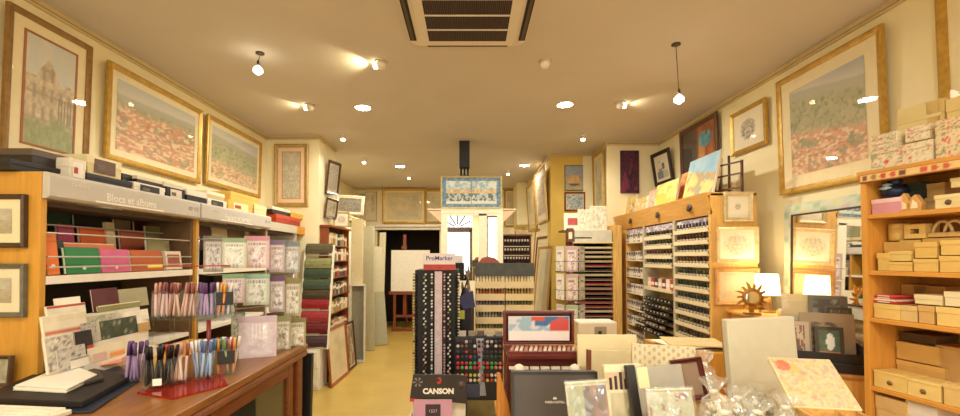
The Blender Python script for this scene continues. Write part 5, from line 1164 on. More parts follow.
cprint('grey mounted print second from the lamp end of the crate',-.08,.09,.14,.25,'#b5a994',art_cols(307,[(176,160,140),(120,104,96),(206,190,160)],4),.03)
cprint('dark grey photograph mount high at the back of the crate',.06,.155,.18,.36,'#6e6a60',art_cols(309,[(110,108,98),(84,82,76),(140,136,120)],4),.02)
cprint('beige mounted sheet high at the back of the crate',-.05,.185,.20,.32,'#d9c494',None)
cprint('charcoal mounted print at the shelf end of the crate',.10,.11,.11,.30,'#4a443c',art_cols(311,[(90,84,74),(60,56,50),(130,120,104)],4),.015)
cprint('cream wide sheet rising behind all other prints in the crate',.0,.22,.30,.36,'#e2cf9c',None)
# ================================================================ box shelf on the right
SA=R(-78); SO=Vector((1.87,2.048,0)); SD=Vector((math.cos(SA),math.sin(SA),0)); SN=Vector((-math.sin(SA),math.cos(SA),0))
def sp(px, py, d=.02):
    """point of the pixel on the shelf's front plane set back by d, as (along, z)"""
    r=ray(px,py); p0=SO+SN*d; k=(p0-Vector((0,0,EYE))).dot(SN)/r.dot(SN); P=Vector((0,0,EYE))+r*k
    return (P-SO).dot(SD), P.z
LEN=.84; DEP=.33
bsf=T('box_shelf','tall orange wooden shelf unit filled with plain cardboard craft boxes','shelf',tuple(SO),SA)
OR=wood('#d6963e',.42,'z',.15); ORX=wood('#d6963e',.42,'x',.15)
O('side_panel', MB().box((-.0,0,0),(.025,DEP,1.885),OR), bsf, .002); O('side_panel', MB().box((LEN-.025,0,0),(LEN,DEP,1.885),OR), bsf, .002)
O('back_panel', MB().box((.025,DEP-.012,0),(LEN-.025,DEP,1.885),wood('#c08236',.5,'z',.15)), bsf)
SZs=[.668,.897,1.215,1.435,1.698]
for z in SZs: O('shelf', MB().box((.025,.003,z-.02),(LEN-.025,DEP-.012,z),ORX), bsf, .002)
O('top_board', MB().box((-.01,-.01,1.885),(LEN+.01,DEP,1.903),ORX), bsf, .002)
O('fascia', MB().box((0,-.012,1.848),(LEN,.002,1.887),wood('#b87030',.4,'x')), bsf, .002)
def art_strip(u,v):
    k=math.floor(u*22); h=_h(k,1,5)
    if abs(u*22-k-.5)<.32 and .2<v<.8: return [(196,66,40),(120,70,50),(226,190,120),(206,90,60),(160,120,60)][int(h*5)] if abs(u*22-k-.5)+abs(v-.5)*.6<.42 else (226,196,132)
    return (222,188,120)
O('decor_strip', art_mesh(LEN-.02,.030,art_strip,130,-.0135,1.853), bsf); 
bpy.data.objects['decor_strip'].location=(LEN/2,0,0)
KRAFT='#e3c06a'
def kbox(label, pa, pb, yt, yb, z=None, hx=KRAFT, d=.03, dep=None, lidf=.32, mark=None, rz=0, art=None, name='craft_box', cat='box', hole=False, round_=False, lid=None, zlift=.001):
    m=(pa+pb)/2; a,_=sp(pa,yb,d); b,_=sp(pb,yb,d); _,z1=sp(m,yt,d); _,z0=sp(m,yb,d)
    if z is not None: z0=z+zlift
    w=abs(b-a); h=max(.02,z1-z0)
    nx_=[s_ for s_ in SZs+[1.868] if s_>z0+.04]
    if nx_ and z0<1.83: h=min(h,nx_[0]-.023-z0)
    dep=dep or min(.26,max(.09,w*.9)); dep=min(dep,DEP-.02-d)
    if min(a,b)<.03: q_=.03-min(a,b); a+=q_; b+=q_
    P=SO+SD*((a+b)/2)+SN*d
    t=T(name,label,cat,(P.x,P.y,z0),SA+R(rz))
    mt=M(hx,.75,.12,9); lm=M(lid or hx,.75,.10,11)
    lh=max(.008,h*lidf)
    if round_:
        r=w/2; c=(0,r,0)
        O('body', MB().lathe([(r*.96,0),(r*.96,h-lh)],mt,c,24), t); O('lid', MB().lathe([(r*.5,h-lh),(r,h-lh),(r,h-.002),(r*.95,h)],lm,c,24), t)
    elif hole:
        O('body', MB().ring(w,h,[(0,0),(0,dep),(.022,dep),(.022,0)],mt), t, .002); O('back', MB().box((-w/2+.02,dep-.01,.02),(w/2-.02,dep-.004,h-.02),M('#8a6a3a',.8)), t)
    else:
        O('body', MB().box((-w/2+.002,.002,0),(w/2-.002,dep-.002,h-lh),mt), t, .0015); O('lid', MB().box((-w/2,0,h-lh),(w/2,dep,h),lm), t, .0015)
        if art:
            O('printed_front', art_mesh(w*.97,(h-lh)*.98,art,18,.0012,0), t); O('printed_lid', art_mesh(w*.98,lh*.98,art,18,-.0006,h-lh), t)
    if mark: O('clasp', MB().lathe([(.008,0),(.011,.003),(.004,.006)],M(mark,.4),n=12,X=Matrix.Translation((0,.0015,h*.42))@Matrix.Rotation(R(90),4,'X')), t)
    return t
def art_floral(s, bg=(232,218,184), a=(190,52,44), b=(140,150,110)):
    def f(u,v):
        n=fb(u*6,v*6,s); c=mix(bg,(206,188,150),fb(u*12,v*12,s+8))
        c=mix(c,mix(a,(214,130,110),fb(u*15,v*15,s+3)),sstep(.64,.70,n)); c=mix(c,b,sstep(.36,.30,n)*.8)
        return mix(c,(150,120,90),.5 if .46<n<.48 else 0)
    return f
TOPZ=1.903
# on top of the unit
kbox('white floral gift box at the near lower corner of the shelf top, by the panorama',864,896,150,168,TOPZ,'#e9ddbc',.02,.18,.2,art=art_floral(401))
kbox('floral box with a red heart resting on the white floral box at the panorama end',869,894,134,149,TOPZ+.075,'#e9dcb8',.03,.15,.5,art=art_floral(403,a=(196,40,40)))
kbox('large cream gift box with red ribbons in the middle of the shelf top',900,933,142,164,TOPZ,'#ead9b2',.02,.22,.3,art=art_floral(405,(236,224,190),(200,90,80),(206,190,150)))
kbox('smaller cream ribboned box stacked on the large ribboned box',905,930,126,142,TOPZ+.10,'#ead9b2',.03,.18,.4,art=art_floral(407,(238,228,196),(190,80,70),(200,180,140)))
kbox('red rose printed gift box at the near end of the shelf top',935,962,118,153,TOPZ,'#e6d0a6',.02,.22,.25,art=art_floral(409,(230,206,160),(196,44,44),(120,130,80)))
kbox('plain kraft box standing back on the shelf top, nearest the panorama',884,926,108,128,TOPZ,'#d8c284',.19,.11,.25)
kbox('plain kraft box standing back on the shelf top, tallest in the middle',926,945,100,128,TOPZ,'#cfae6a',.19,.11,.2)
kbox('plain kraft box standing back on the shelf top, nearest the front',946,966,97,128,TOPZ,'#d9bd78',.19,.11,.2)
# first shelf (top)
z=1.698
kbox('pink box with white lid at the wall end of the uppermost shelf',865,894,199,217,z,'#d896a0',.02,.2,.3,lid='#ecc6c4')
pa_,_=sp(882,199,.07); P=SO+SD*max(pa_,.075)+SN*.10
gb=T('gift_pouch','dark blue foil gift pouch sitting on the pink box','gift',(P.x,P.y,z+.078),SA)
O('pouch', MB().lathe([(.02,0),(.045,.008),(.052,.03),(.044,.05),(.02,.06),(.028,.072),(.03,.078)],M('#2c3a52',.3,.4,30,.4,.4),(0,0,0),18), gb)
O('ribbon_bow', MB().lathe([(.004,0),(.03,.012),(.012,.022),(.02,.03),(.004,.036)],M('#b8ccd8',.3),(-.01,-.035,.03),14), gb)
kbox('dark green box standing back on the uppermost shelf',896,922,183,212,z,'#2f3a34',.12,.16,.3)
for i,(px,lb) in enumerate(((903,'wooden house shaped ornament on the uppermost shelf, beside the pink box'),(914,'wooden house shaped ornament on the uppermost shelf, nearer the camera'))):
    a,_=sp(px,213,.03); P=SO+SD*a+SN*.03
    o=T('wooden_ornament',lb,'ornament',(P.x,P.y,z+.001),SA)
    O('body', MB().prism([(-.022,0),(.022,0),(.028,.03),(.004,.085-.012*i),(-.012,.07-.01*i),(-.026,.03)],'y',0,.03,M('#d8a45a',.5,.2)), o, .003); O('pale_front', MB().prism([(-.012,.012),(.014,.012),(.012,.034),(-.004,.05)],'y',-.002,0,M('#f0dcb0',.5)), o)
kbox('kraft box lying low at the middle of the uppermost shelf',923,945,197,213,z,'#d6b474',.14,.12,.3)
kbox('small kraft box stacked on the low middle box of the uppermost shelf',926,945,183,196,z+.065,'#d2ae6c',.15,.1,.35)
kbox('cream box with a metal clasp at the near end of the uppermost shelf',934,964,194,210,z,'#e6d096',.02,.1,.3,mark='#5a4a30')
kbox('cream lidded box stacked at the near end of the uppermost shelf',950,972,177,193,z+.083,'#e2cc90',.04,.1,.35)
# second shelf
z=1.435
def zz(py,px,d=.04): return sp(px,py,d)[1]
rows=[('low square kraft box at the wall end of the second shelf',877,889,253,272,None,.03),('double kraft box beside the wall end box of the second shelf',888,912,262,272,None,.03),
      ('kraft box in the middle of the bottom layer of the second shelf',913,938,259,273.5,None,.02),('large kraft box at the near end of the bottom layer of the second shelf',939,966,256,275,None,.03)]
hs=[]
for (lb,a,b,yt,yb,zb,d) in rows: kbox(lb,a,b,yt,yb,z,'#dcb662',.02,.09); hs.append(zz(yt,(a+b)/2,d))
kbox('flat kraft box in the second layer of the second shelf, wall side',889,911,251,261,hs[1],'#e0be6c',.025,.085,zlift=.004)
kbox('flat lidded kraft box in the second layer of the second shelf, middle',914,937,242,258,hs[2],'#d9b25c',.025,.085,zlift=.004)
kbox('kraft lidded box in the second layer of the second shelf, near end',940,966,240,255,hs[3],'#e0ba66',.025,.085,zlift=.004)
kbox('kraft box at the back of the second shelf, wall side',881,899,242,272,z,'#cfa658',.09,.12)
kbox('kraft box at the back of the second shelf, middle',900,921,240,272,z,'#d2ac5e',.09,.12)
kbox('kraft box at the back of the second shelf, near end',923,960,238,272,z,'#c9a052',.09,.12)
zb1=zz(242,890,.09); zb2=zz(240,910,.09); zb3=zz(238,940,.09)
kbox('round kraft hat box on the back row of the second shelf',882,901,224,241,zb1,'#dcb866',.092,.10,.3,round_=True,zlift=.006)
kbox('open fronted square kraft box on the back row of the second shelf',904,925,224,239,zb2,'#e0bc6a',.092,.09,hole=True,name='open_box',zlift=.006)
for i,(px,lb) in enumerate(((941,'arched handle kraft basket on the second shelf, wall side of two'),(953,'arched handle kraft basket on the second shelf, nearer the camera'))):
    a,_=sp(px,238,.12); P=SO+SD*a+SN*.13
    o=T('craft_basket',lb,'basket',(P.x,P.y,zb3+.005),SA)
    O('tray', MB().box((-.035,-.03,0),(.035,.03,.02),M('#d0aa66',.7)), o, .002)
    O('handle', MB().tube([(.032*math.cos(q),0,.018+.05*math.sin(q)) for q in [math.pi*k/12 for k in range(13)]],.006,M('#dcc088',.7),8), o)
# third shelf
z=1.215
for k in range(4):
    a,_=sp(873,303,.05); b,_=sp(899,303,.05); P=SO+SD*((a+b)/2)+SN*.05
kbox('kraft box at the wall end of the third shelf, carrying red booklets',872,899,304,319.5,z,'#e4c06c',.02,.2)
zr=zz(304,885,.02)
for k in range(4):
    a,_=sp(873,303,.03); b,_=sp(897,303,.03); P=SO+SD*((a+b)/2)+SN*.03; w=abs(b-a)
    S('booklet',ORD[k]+' red and white booklet from the bottom of the little pile on the third shelf','booklet',MB().box((-w/2+.004*k,0,0),(w/2-.003*k,.14,.0085),M(['#c23a32','#e6d6bc','#b8342e','#d8524a'][k],.5)).box((-w*.3,-.0008,.002),(w*.2,0,.006),M('#f0e4cc',.5)),(P.x,P.y,zr+.004+k*.0095),SA+R((-1)**k*1.2))
kbox('small kraft box beside the booklet box on the third shelf',900,917,306,321,z,'#d8b674',.02,.14)
kbox('tan kraft box in the middle of the third shelf',918,934,306,323,z,'#d0a660',.02,.14)
kbox('long kraft box at the near end of the third shelf',936,968,308,328,z,'#e6c472',.02,.15)
kbox('rounded cream box resting on the middle boxes of the third shelf',914,942,295,306,zz(306,926,.02),'#e6d4a0',.03,.12,.5,zlift=.006)
kbox('white lidded box resting on the near long box of the third shelf',944,966,292,307,zz(308,952,.02),'#ead8ae',.03,.12,.4,zlift=.006)
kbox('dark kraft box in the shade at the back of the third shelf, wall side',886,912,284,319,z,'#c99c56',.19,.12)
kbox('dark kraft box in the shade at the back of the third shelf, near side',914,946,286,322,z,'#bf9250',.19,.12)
# fourth shelf
z=.897
kbox('long kraft drawer box at the wall end of the fourth shelf front',872,906,373,391,z,'#e4c06c',.01,.12,.12,mark='#7a5a30')
kbox('long kraft drawer box with metal pull in the middle of the fourth shelf front',907,941,382,403,z,'#e8c876',.01,.12,.12,mark='#7a5a30')
kbox('open lidded kraft box at the near end of the fourth shelf front',943,968,386,412,z,'#dcb870',.01,.12,.2)
kbox('big kraft box with a dark clasp at the back of the fourth shelf',887,934,362,392,z,'#d2a456',.15,.17,.2,mark='#2a2018')
kbox('big lidded kraft box stacked on the clasped box of the fourth shelf',888,930,343,361,zz(362,910,.15),'#d8ac5c',.15,.15,.3,zlift=.006)
kbox('flat dark box on the very top of the fourth shelf pile',900,936,334,343,zz(343,909,.15),'#5a4026',.16,.14,.4,zlift=.007)
kbox('tall kraft panel box leaning at the near end of the fourth shelf',936,968,347,400,z,'#cb9f5c',.17,.12,.06)
# fifth shelf
z=.668
kbox('kraft box at the wall end of the lowest visible shelf',873,904,398,424,z,'#d6b070',.02,.2)
kbox('white tissue wrapped box on the lowest visible shelf',906,938,404,430,z,'#e6dcc8',.03,.2)

# ================================================================ front table with canvases, frames, wrapped goods
TZ=.70
ft=T('front_table','low plain wooden table heaped with canvases and wrapped goods','table',(0,0,0))
O('top', MB().box((.14,1.12,TZ-.03),(1.62,2.42,TZ),OAKX), ft, .004)
for (x,y) in ((.19,1.17),(1.57,1.17),(.19,2.37),(1.57,2.37)): O('leg', MB().box((x-.03,y-.03,0),(x+.03,y+.03,TZ-.03),OAK), ft)
# pastel chest
RED=wood('#6a2416',.35,'x')
def chest():
    Y=2.20; xa,xb=at(507,350,Y).x,at(581,350,Y).x; c=(xa+xb)/2; w=xb-xa
    t=T('pastel_chest','reddish wooden pastel chest with raised lid holding a blue and red poster','paint chest',(c,Y,TZ+.001))
    def Z(py): return at(540,py,Y).z-TZ-.001
    zd=Z(357)
    O('body', MB().box((-w/2,0,0),(w/2,.2,zd),RED), t, .003)
    O('lower_drawer', MB().box((-w/2+.01,-.035,zd*.10),(w/2-.01,-.001,Z(368)),M('#3a160e',.4)), t, .003)
    O('upper_tray', MB().box((-w/2-.004,-.05,zd),(w/2+.004,.19,zd+.022),RED).box((-w/2-.004,-.05,zd+.022),(w/2+.004,-.042,zd+.040),RED), t, .002)
    for k in range(14):
        pass
    me=MB().tube([(0,0,0),(0,.07,.006)],.009,M('#e2c4ae',.7),8).mesh('pastel_stick'); me2=MB().tube([(0,0,0),(0,.07,.006)],.009,M('#b8806a',.7),8).mesh('pastel_stick')
    for k in range(15):
        o=O('pastel_stick',me if k%3 else me2); o.location=(c-w*.45+w*.9*k/14,Y-.02,TZ+.001+zd+.034); o.rotation_euler=(0,0,R(-14)); tag(o,'pale pastel stick in the upper tray of the reddish chest','pastel','pastel sticks in the upper tray')
    me=MB().box((-.022,0,0),(.022,.02,.012),M('#f0e2c4',.6)).mesh('white_pastel')
    for k in range(7):
        o=O('white_pastel',me); o.location=(c-w*.42+w*.84*k/6,Y-.034,TZ+.002+Z(368)); tag(o,'short white pastel block on the lower drawer of the reddish chest','pastel','white pastels on the lower drawer')
    zl=Z(315); x2=at(503,330,Y).x-c; 
    O('lid', MB().ring(w+.01,zl-zd-.03,[(0,.16),(0,.19),(.014,.19),(.014,.16)],RED,zd+.03).box((-w/2,.185,zd+.03),(w/2,.192,zl),M('#4a1a10',.5)), t, .002)
    def art_post(u,v):
        if v<.42: return (236,222,218) if not(.25<u<.75 and .10<v<.14) else (190,170,176)
        n=fb(u*3.2,v*2.6,17)
        if u>.68 and v<.75+.2*math.sin(u*9): return (196,72,66)
        if .38<u<.6 and v>.82: return (206,70,48)
        if n>.56: return (60,104,150)
        if n<.40: return (150,176,190)
        return (206,202,206)
    ps=O('lid_poster', art_mesh(w-.05,zl-zd-.085,art_post,36,.155,zd+.055,.35), t); 
    O('poster_board', MB().box((-w/2+.022,.156,zd+.053),(w/2-.022,.16,zl-.028),M('#e6d8d0',.6)), t)
    for sx in (-.38,.36): S('white_ball','white knob sized ball of cotton at the '+('aisle' if sx<0 else 'canvas')+' end of the pastel chest','ball',MB().lathe([(.004,0),(.016,.004),(.022,.018),(.018,.032),(.004,.038)],M('#efe2cc',.8,.1,20,0,.2),n=16),(c+sx*w,Y-.075,TZ+.001+.19)) if False else None
chest()
# upright carton with two paper balls in front of the chest
for (px,lb) in ((519,'crumpled white paper ball on the aisle side in front of the pastel chest'),(575,'crumpled white paper ball beside the beige boards in front of the pastel chest')):
    p=at(px,369,2.05)
    S('paper_ball',lb,'paper ball',MB().lathe([(.004,0),(.018,.004),(.026,.02),(.020,.036),(.006,.043)],M('#efe2cc',.8,.15,30,0,.5),n=14),(p.x,2.05,p.z-.02))
S('support_block','dark wooden block in front of the pastel chest behind the dark case','block',MB().box((0,0,0),(.38,.09,at(519,369,2.05).z-.021-TZ-.001),M('#3a1a10',.5)),(at(512,370,2.05).x,2.0,TZ+.001),0,None,.003)
# dark grey case
def fcase():
    Y=1.80; xa,xb=at(512,395,Y).x,at(600,395,Y).x; w=xb-xa; h=at(550,373.5,Y).z-TZ
    t=T('pencil_case','dark grey flat presentation case with a small white crest and lettering','case',((xa+xb)/2,Y,TZ+.001),R(0),None,R(-7))
    O('body', MB().box((-w/2,0,0),(w/2,.045,h),M('#4a423c',.45,.06)), t, .004)
    O('rim', MB().ring(w,h,[(0,-.004),(0,.0),(.012,.0),(.012,-.004)],M('#2a2220',.4)), t)
    zt_=h*.60; xx=.0
    text('FABER-CASTELL', .0125, M('#d8cfc0',.4,0), t, (w*.0,-.0008,h*.60), sx=.95, bold=.0002)
    O('crest', MB().prism([(w*0-.008,h*.60+.012),(w*0+.008,h*.60+.012),(w*0+.007,h*.60+.020),(w*0+.003,h*.60+.017),(w*0,h*.60+.025),(w*0-.003,h*.60+.017),(w*0-.007,h*.60+.020)],'y',-.0012,-.0002,M('#d8cfc0',.4,0)), t)
fcase()
S('orange_board','orange wooden board standing at the aisle side of the dark case','board',MB().prism([(-.075,0),(-.0,0),(-.02,.14),(-.06,.28),(-.075,.28)],'y',0,.03,wood('#b87428',.45)),(at(512,400,1.9).x+.01,1.92,TZ+.001 if False else .0),0,None,.003)
bpy.data.objects['orange_board'].location.z=TZ+.001
def board(label, pa, pb, yt, Y, hx, rx=-8, rz=0, ry=0, th=.02, art=None, edge=None, name='canvas_board', cat='canvas', frame=None, inset=.012, zb=TZ+.001, parts=None):
    a=at(pa,yt,Y); b=at(pb,yt,Y); w=b.x-a.x; h=(a.z-zb)/math.cos(R(rx))
    t=T(name,label,cat,((a.x+b.x)/2-h*math.sin(R(ry)),Y,zb),R(rz),None,R(rx),R(ry))
    O('board', MB().box((-w/2,0,0),(w/2,th,h),M(hx,.75,.07,12)), t, .002)
    if art: O('printed_face', art_mesh(w*.985,h*.985,art,64,-.001,h*.007), t)
    return t,w,h
board('large plain beige canvas board at the back of the table heap',579,639,336,2.06,'#e2d2a4',-4)
t,w,h=board('greyish canvas with a brown wooden edge standing in front of the large beige board',592,634,352,1.93,'#c9b98e',-5,0,2,.018)
O('wood_edge', MB().box((-w/2-.012,-.004,0),(-w/2+.006,.02,h),wood('#6a3018',.4)), t, .002)
def art_dots(u,v):
    a=(u*13)%1; b=(v*11+.5*(int(u*13)%2))%1
    return (186,166,120) if (a-.5)**2+(b-.5)**2<.07 else mix((224,212,178),(212,198,162),fb(u*6,v*6,2))
board('beige wrapped board with a rosette pattern leaning at the right of the heap',637,700,348,1.88,'#dccda4',-9,-6,2,.02,art_dots)
def art_studies(u,v):
    c=mix((226,208,170),(236,222,190),fb(u*4,v*5,2))
    if .75<v<.93:
        for k in range(4):
            if abs(u-(.14+.14*k))<.045 and v<.80+.03*(k%3)+.06*vn(k*2.1,1,3)+.04: return (50,38,34)
        return (206,178,140)
    if .36<v<.72 and .1<u<.8:
        if ((u-.62)/.08)**2+((v-.52)/.06)**2<1: return (150,140,90)
        return mix((190,180,140),(210,196,160),fb(u*8,v*8,4))
    if v<.30 and .12<u<.55: return (64,56,50) if (v>.24 or u<.18 or u>.49 or int(v*60)%3==0) else (222,212,186)
    if v<.30 and u>.7: return (60,48,40)
    return c
t,w,h=board('cream canvas printed with dark bottles and small studies, in front of the grey album',608,646,368,1.66,'#eadcb0',-8,0,-2,.03,art_studies)
# grey album with black spine
t,w,h=board('grey marbled album with a black spine leaning at the centre of the heap',640,690,370,1.60,'#a69f90',-10,0,-5,.02,None,name='album',cat='album')
O('spine', MB().box((-w/2-.030,-.004,-.0),(-w/2+.006,.024,h*1.03),M('#211b19',.4)), t, .004)
O('cream_label', MB().box((-w*.44,-.002,h*.80),(-w*.22,-.0006,h*1.0),M('#ecd8a8',.6)), t)
# red brown frame
pf_=picture('small red brown frame with a plain brown back, leaning beside the grey album', .115,.155,(at(694,392,1.66).x,1.665,at(694,392,1.66).z-.03),R(-6),R(-9),frame='#5a1e16',mw=0,fw=.016,art=lambda u,v:(96,62,42),metal=.1,ry=R(-9),glass=False,name='brown_frame',cat='frame',n=6)
S('carton_block','tan carton propping up the red brown frame and wrapped packets','box',MB().box((0,0,0),(.22,.14,pf_.location.z-.003-TZ-.001),M('#b98f52',.7,.15)),(pf_.location.x-.06,1.66,TZ+.001),0,None,.004)
# cellophane packets (flat) at the front
def packet(label, pa, pb, yt, Y, art, rz=0, ry=0, rx=-14):
    a=at(pa,yt,Y); b=at(pb,yt,Y); w=b.x-a.x; h=a.z-TZ
    t=T('wrapped_packet',label,'packet',((a.x+b.x)/2,Y,TZ+.001),R(rz),None,R(rx),R(ry))
    O('card', MB().box((-w/2,.0,0),(w/2,.012,h),M('#cfc6a6',.7,.2)), t); O('contents', art_mesh(w*.96,h*.95,art,26,-.002,h*.02), t)
    m=MB(); nx,nz=14,18; vs=[]
    for j in range(nz+1):
        for i in range(nx+1):
            u,v=i/nx,j/nz; e=min(u,1-u,v,1-v)*6
            vs.append((-w/2-.006+(w+.012)*u,-.004-.016*min(1,e)*fb(u*6,v*6,int(pa))-.004,-.0+(h+.012)*v))
    m.add(vs,[(j*(nx+1)+i,j*(nx+1)+i+1,(j+1)*(nx+1)+i+1,(j+1)*(nx+1)+i) for j in range(nz) for i in range(nx)],CELLO,True); O('film', m, t)
    O('pale_edge', MB().box((-w/2-.003,-.008,h-.001),(w/2+.003,.014,h+.006),M('#c4c8ac',.5)), t, .002)
def art_pk1(u,v):
    if u>.42 and v>.25+.5*(u-.4): return mix((84,64,62),(190,120,110),1.6*max(0,fb(u*6,v*6,5)-.4))
    return mix((196,190,150),(120,130,96),fb(u*7,v*7,7))
packet('clear wrapped packet of printed paper in front of the dark case',577,620,387,1.48,art_pk1,2,-3)
def art_pk2(u,v):
    n=fb(u*6,v*6,21)
    if n>.62: return (150,100,80)
    return mix((206,206,184),(140,140,110),n)
packet('clear wrapped bag with white folded top in front of the grey album',660,706,395,1.46,art_pk2,-4,-3)
# cellophane bags
def bag_(label, px, py, yb, Y, w, seed, col):
    p=at(px,py,Y); h=p.z-TZ; q=at(px,yb,Y)
    t=T('cellophane_bag',label,'gift bag',(q.x,Y,TZ+.001),R(seed*37%40-20))
    rnd=random.Random(seed)
    def lump(prof, mat, amp, n=20, sq=1.0):
        vs,fs=[],[]
        for i,(r,z) in enumerate(prof):
            for k in range(n):
                a=2*math.pi*k/n; rr=r*(1+amp*(vn(k*.9,i*1.3,seed)-.5)+.08*math.cos(4*a))
                vs.append((rr*math.cos(a),rr*math.sin(a)*.75*sq,z*(1+.05*(vn(k*.7,i,seed+5)-.5))))
        m=MB()
        for i in range(len(prof)-1):
            for k in range(n): fs.append((i*n+k,i*n+(k+1)%n,(i+1)*n+(k+1)%n,(i+1)*n+k))
        fs+=[tuple(range(n))[::-1],tuple(range((len(prof)-1)*n,len(prof)*n))]
        return m.add(vs,fs,mat,True)
    cm=MB(); pal=[col,col,'#efe8d8','#c9c0a0','#8f9068','#d9c9b0','#a8946e']
    for k in range(150):
        aa=rnd.random()*6.283; zz_=rnd.random(); r_=w*(.44-.30*max(0,zz_-.5)/.5)*math.sqrt(rnd.random()); s_=w*rnd.uniform(.05,.10)
        X=Matrix.Translation((r_*math.cos(aa),r_*.75*math.sin(aa),s_+zz_*h*.74))@Euler((rnd.random()*3,rnd.random()*3,0)).to_matrix().to_4x4()
        cm.lathe([(s_*.2,-s_*.7),(s_*.9,-s_*.35),(s_,.0),(s_*.55,s_*.6),(s_*.1,s_*.8)],M(rnd.choice(pal),.7,.2,30),(0,0,0),7,X)
    o_=O('contents', cm, t); o_['kind']='stuff'
    prof=[(w*.3,.0),(w*.5,.015),(w*.53,h*.10),(w*.50,h*.18),(w*.54,h*.28),(w*.49,h*.38),(w*.52,h*.48),(w*.46,h*.58),(w*.40,h*.70),(w*.30,h*.79),(w*.10,h*.86),(w*.2,h*.91),(w*.30,h*.95),(w*.34,h)]
    fm=MB(); vs=[]; n=30
    for i,(r,z) in enumerate(prof):
        for k in range(n):
            a_=2*math.pi*k/n; rr=r*(.80+.42*vn(k*1.7,i*1.9,seed)+.10*math.cos(4*a_))
            vs.append((rr*math.cos(a_),rr*.78*math.sin(a_),min(h,z*(1+.06*(vn(k*1.3,i*2.0,seed+5)-.5)))))
    fs=[]
    for i in range(len(prof)-1):
        for k in range(n):
            q=(i*n+k,i*n+(k+1)%n,(i+1)*n+(k+1)%n,(i+1)*n+k)
            fs+=[(q[0],q[1],q[2]),(q[0],q[2],q[3])]
    fm.add(vs,fs,CELLO,False); O('film', fm, t)
    O('ribbon', MB().tube([(w*.085*math.cos(a),w*.085*math.sin(a)*.75,h*.87) for a in [2*math.pi*k/12 for k in range(13)]],.006,M('#e9e2d0',.5),6,False), t)
bag_('tall cellophane gift bag below the big white canvas, by the red brown frame',704,352,392,1.86,.13,3,'#e9e2cf')
bag_('cellophane bag of pale things beside the wrapped packet',714,378,412,1.54,.13,5,'#d6cfb0')
bag_('cellophane bag of white petals in front of the white panel',738,388,416,1.66,.14,8,'#efe8d6')
bag_('cellophane bag of greenish potpourri below the white panel',762,386,416,1.80,.14,11,'#b4b486')
bag_('low cellophane bag at the very front beside the floral box',758,400,416,1.46,.13,13,'#e6dec8')
bag_('small cellophane bag close to the wrapped bag with the folded top',724,398,416,1.38,.12,17,'#d0c4a4')
bag_('clear bag of moss at the corner of the floral box',786,396,416,1.52,.12,19,'#a0a068')
# big white panel box
def wpanel():
    Y=2.02; a=at(726,318,Y); b=at(797,318,Y); w=b.x-a.x; h=a.z-TZ
    t=T('blank_canvas','big blank white deep edged canvas standing before the lamp cabinet','canvas',((a.x+b.x)/2+.005,Y,TZ+.001),R(4),None,R(-3),R(-2.2))
    O('canvas_face', MB().box((-w/2,-.04,0),(w/2,0,h),M('#d3ccb2',.75,.04,20,0,.03)), t, .006)
    O('stretcher', MB().ring(w-.02,h-.02,[(0,0),(0,.02),(.05,.02),(.05,0)],M('#b98f4e',.7),.01), t)
wpanel()
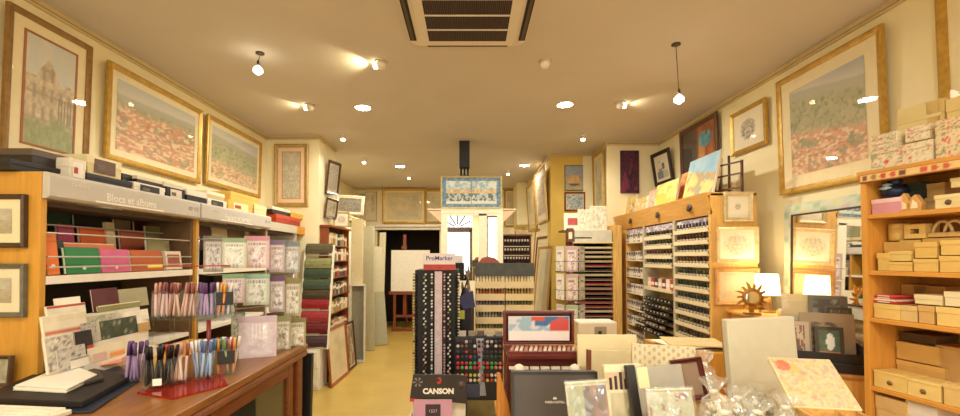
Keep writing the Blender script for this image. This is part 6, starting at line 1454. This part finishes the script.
# floral box with raised lid
def fbox():
    t=T('floral_box','pale floral decorated wooden box with its lid propped open toward the bags','box',(1.235,1.41,TZ+.001),R(-10))
    W=.195
    zb_=.265
    O('body', MB().box((-W/2,-.12,0),(W/2,.12,zb_-.03),M('#e2c088',.6,.1)), t, .003)
    O('wood_rim', MB().ring(W,.24,[(0,0),(0,.03),(.012,.03),(.012,0)],wood('#d0a05a',.5)), t)
    bpy.data.objects['wood_rim'].matrix_local=Matrix.Translation((0,-.12,zb_-.03))@Matrix(((1,0,0,0),(0,0,1,0),(0,1,0,0),(0,0,0,1)))
    O('divider', MB().box((.03,-.10,zb_-.04),(.036,.10,zb_-.004),wood('#d0a05a',.5)), t)
    lidx=Matrix.Translation((0,.105,zb_+.004))@Matrix.Rotation(R(-52),4,'X')
    def art_f(u,v):
        if ((u-.16)/.13)**2+((v-.84)/.12)**2<1: return mix((206,96,70),(230,150,120),fb(u*14,v*14,3))
        if ((u-.32)/.09)**2+((v-.78)/.09)**2<1: return (206,180,110)
        n=fb(u*6,v*6,44)
        m=fb(u*13,v*13,45); c=mix((226,206,164),(210,186,146),fb(u*5,v*5,46))
        c=mix(c,(176,158,140),sstep(.58,.68,m)*.6); c=mix(c,(200,170,96),sstep(.40,.32,m)*.6)
        return mix(c,(190,130,100),.3*sstep(.62,.7,fb(u*9,v*9,47)))
    l=O('lid', MB().box((-W/2-.01,0,0),(W/2+.01,.018,.22),M('#ead6a6',.6,.05)), t, .003); l.matrix_local=lidx
    p=O('lid_print', art_mesh(W+.012,.212,art_f,34,-.001,.004,.45), l)
fbox()
S('gift_tray','kraft tray in front of the floral box at the edge of the table','tray',MB().box((-.13,-.06,0),(.13,.06,.17),M('#dcb878',.7,.1)).box((-.118,-.05,.17),(.118,.05,.172),M('#c49c5a',.7,.1)),(1.40,1.22,TZ+.001),R(-14),None,.003)

# ================================================================ light, world, exposure
w=bpy.data.worlds.new('daylight'); SC.world=w; w.use_nodes=True
bg=w.node_tree.nodes['Background']; bg.inputs['Color'].default_value=(1.0,.96,.90,1); bg.inputs['Strength'].default_value=3.0
vs=SC.view_settings; vs.view_transform='Standard'; vs.look='None'; vs.gamma=1.0; vs.exposure=0.24; vs.use_curve_mapping=False
# papers by the foot of the paint cabinet
S('paper_plinth','oak plinth with loose sheets between the paint cabinet and the white panel','plinth',MB().box((1.22,2.56,0),(1.60,3.0,.93),OAK),(0,0,0),bev=.004)
for i,(hx,dx,a) in enumerate((('#e6d6ae',0,8),('#3a2a20',.03,-6),('#efe2c0',-.02,14),('#d8c08a',.02,-12))):
    S('loose_sheet',['cream sheet at the bottom of the loose sheets','dark brown folder among the loose sheets','white card among the loose sheets','tan sheet on top of the loose sheets'][i]+' by the paint cabinet foot','paper',MB().box((-.17,-.14,0),(.17,.14,.006),M(hx,.7)),(1.41+dx,2.76,.931+i*.0075),R(a))
SC.cycles.max_bounces=10; SC.cycles.diffuse_bounces=5; SC.cycles.glossy_bounces=4; SC.cycles.transparent_max_bounces=16; SC.cycles.sample_clamp_indirect=6.0
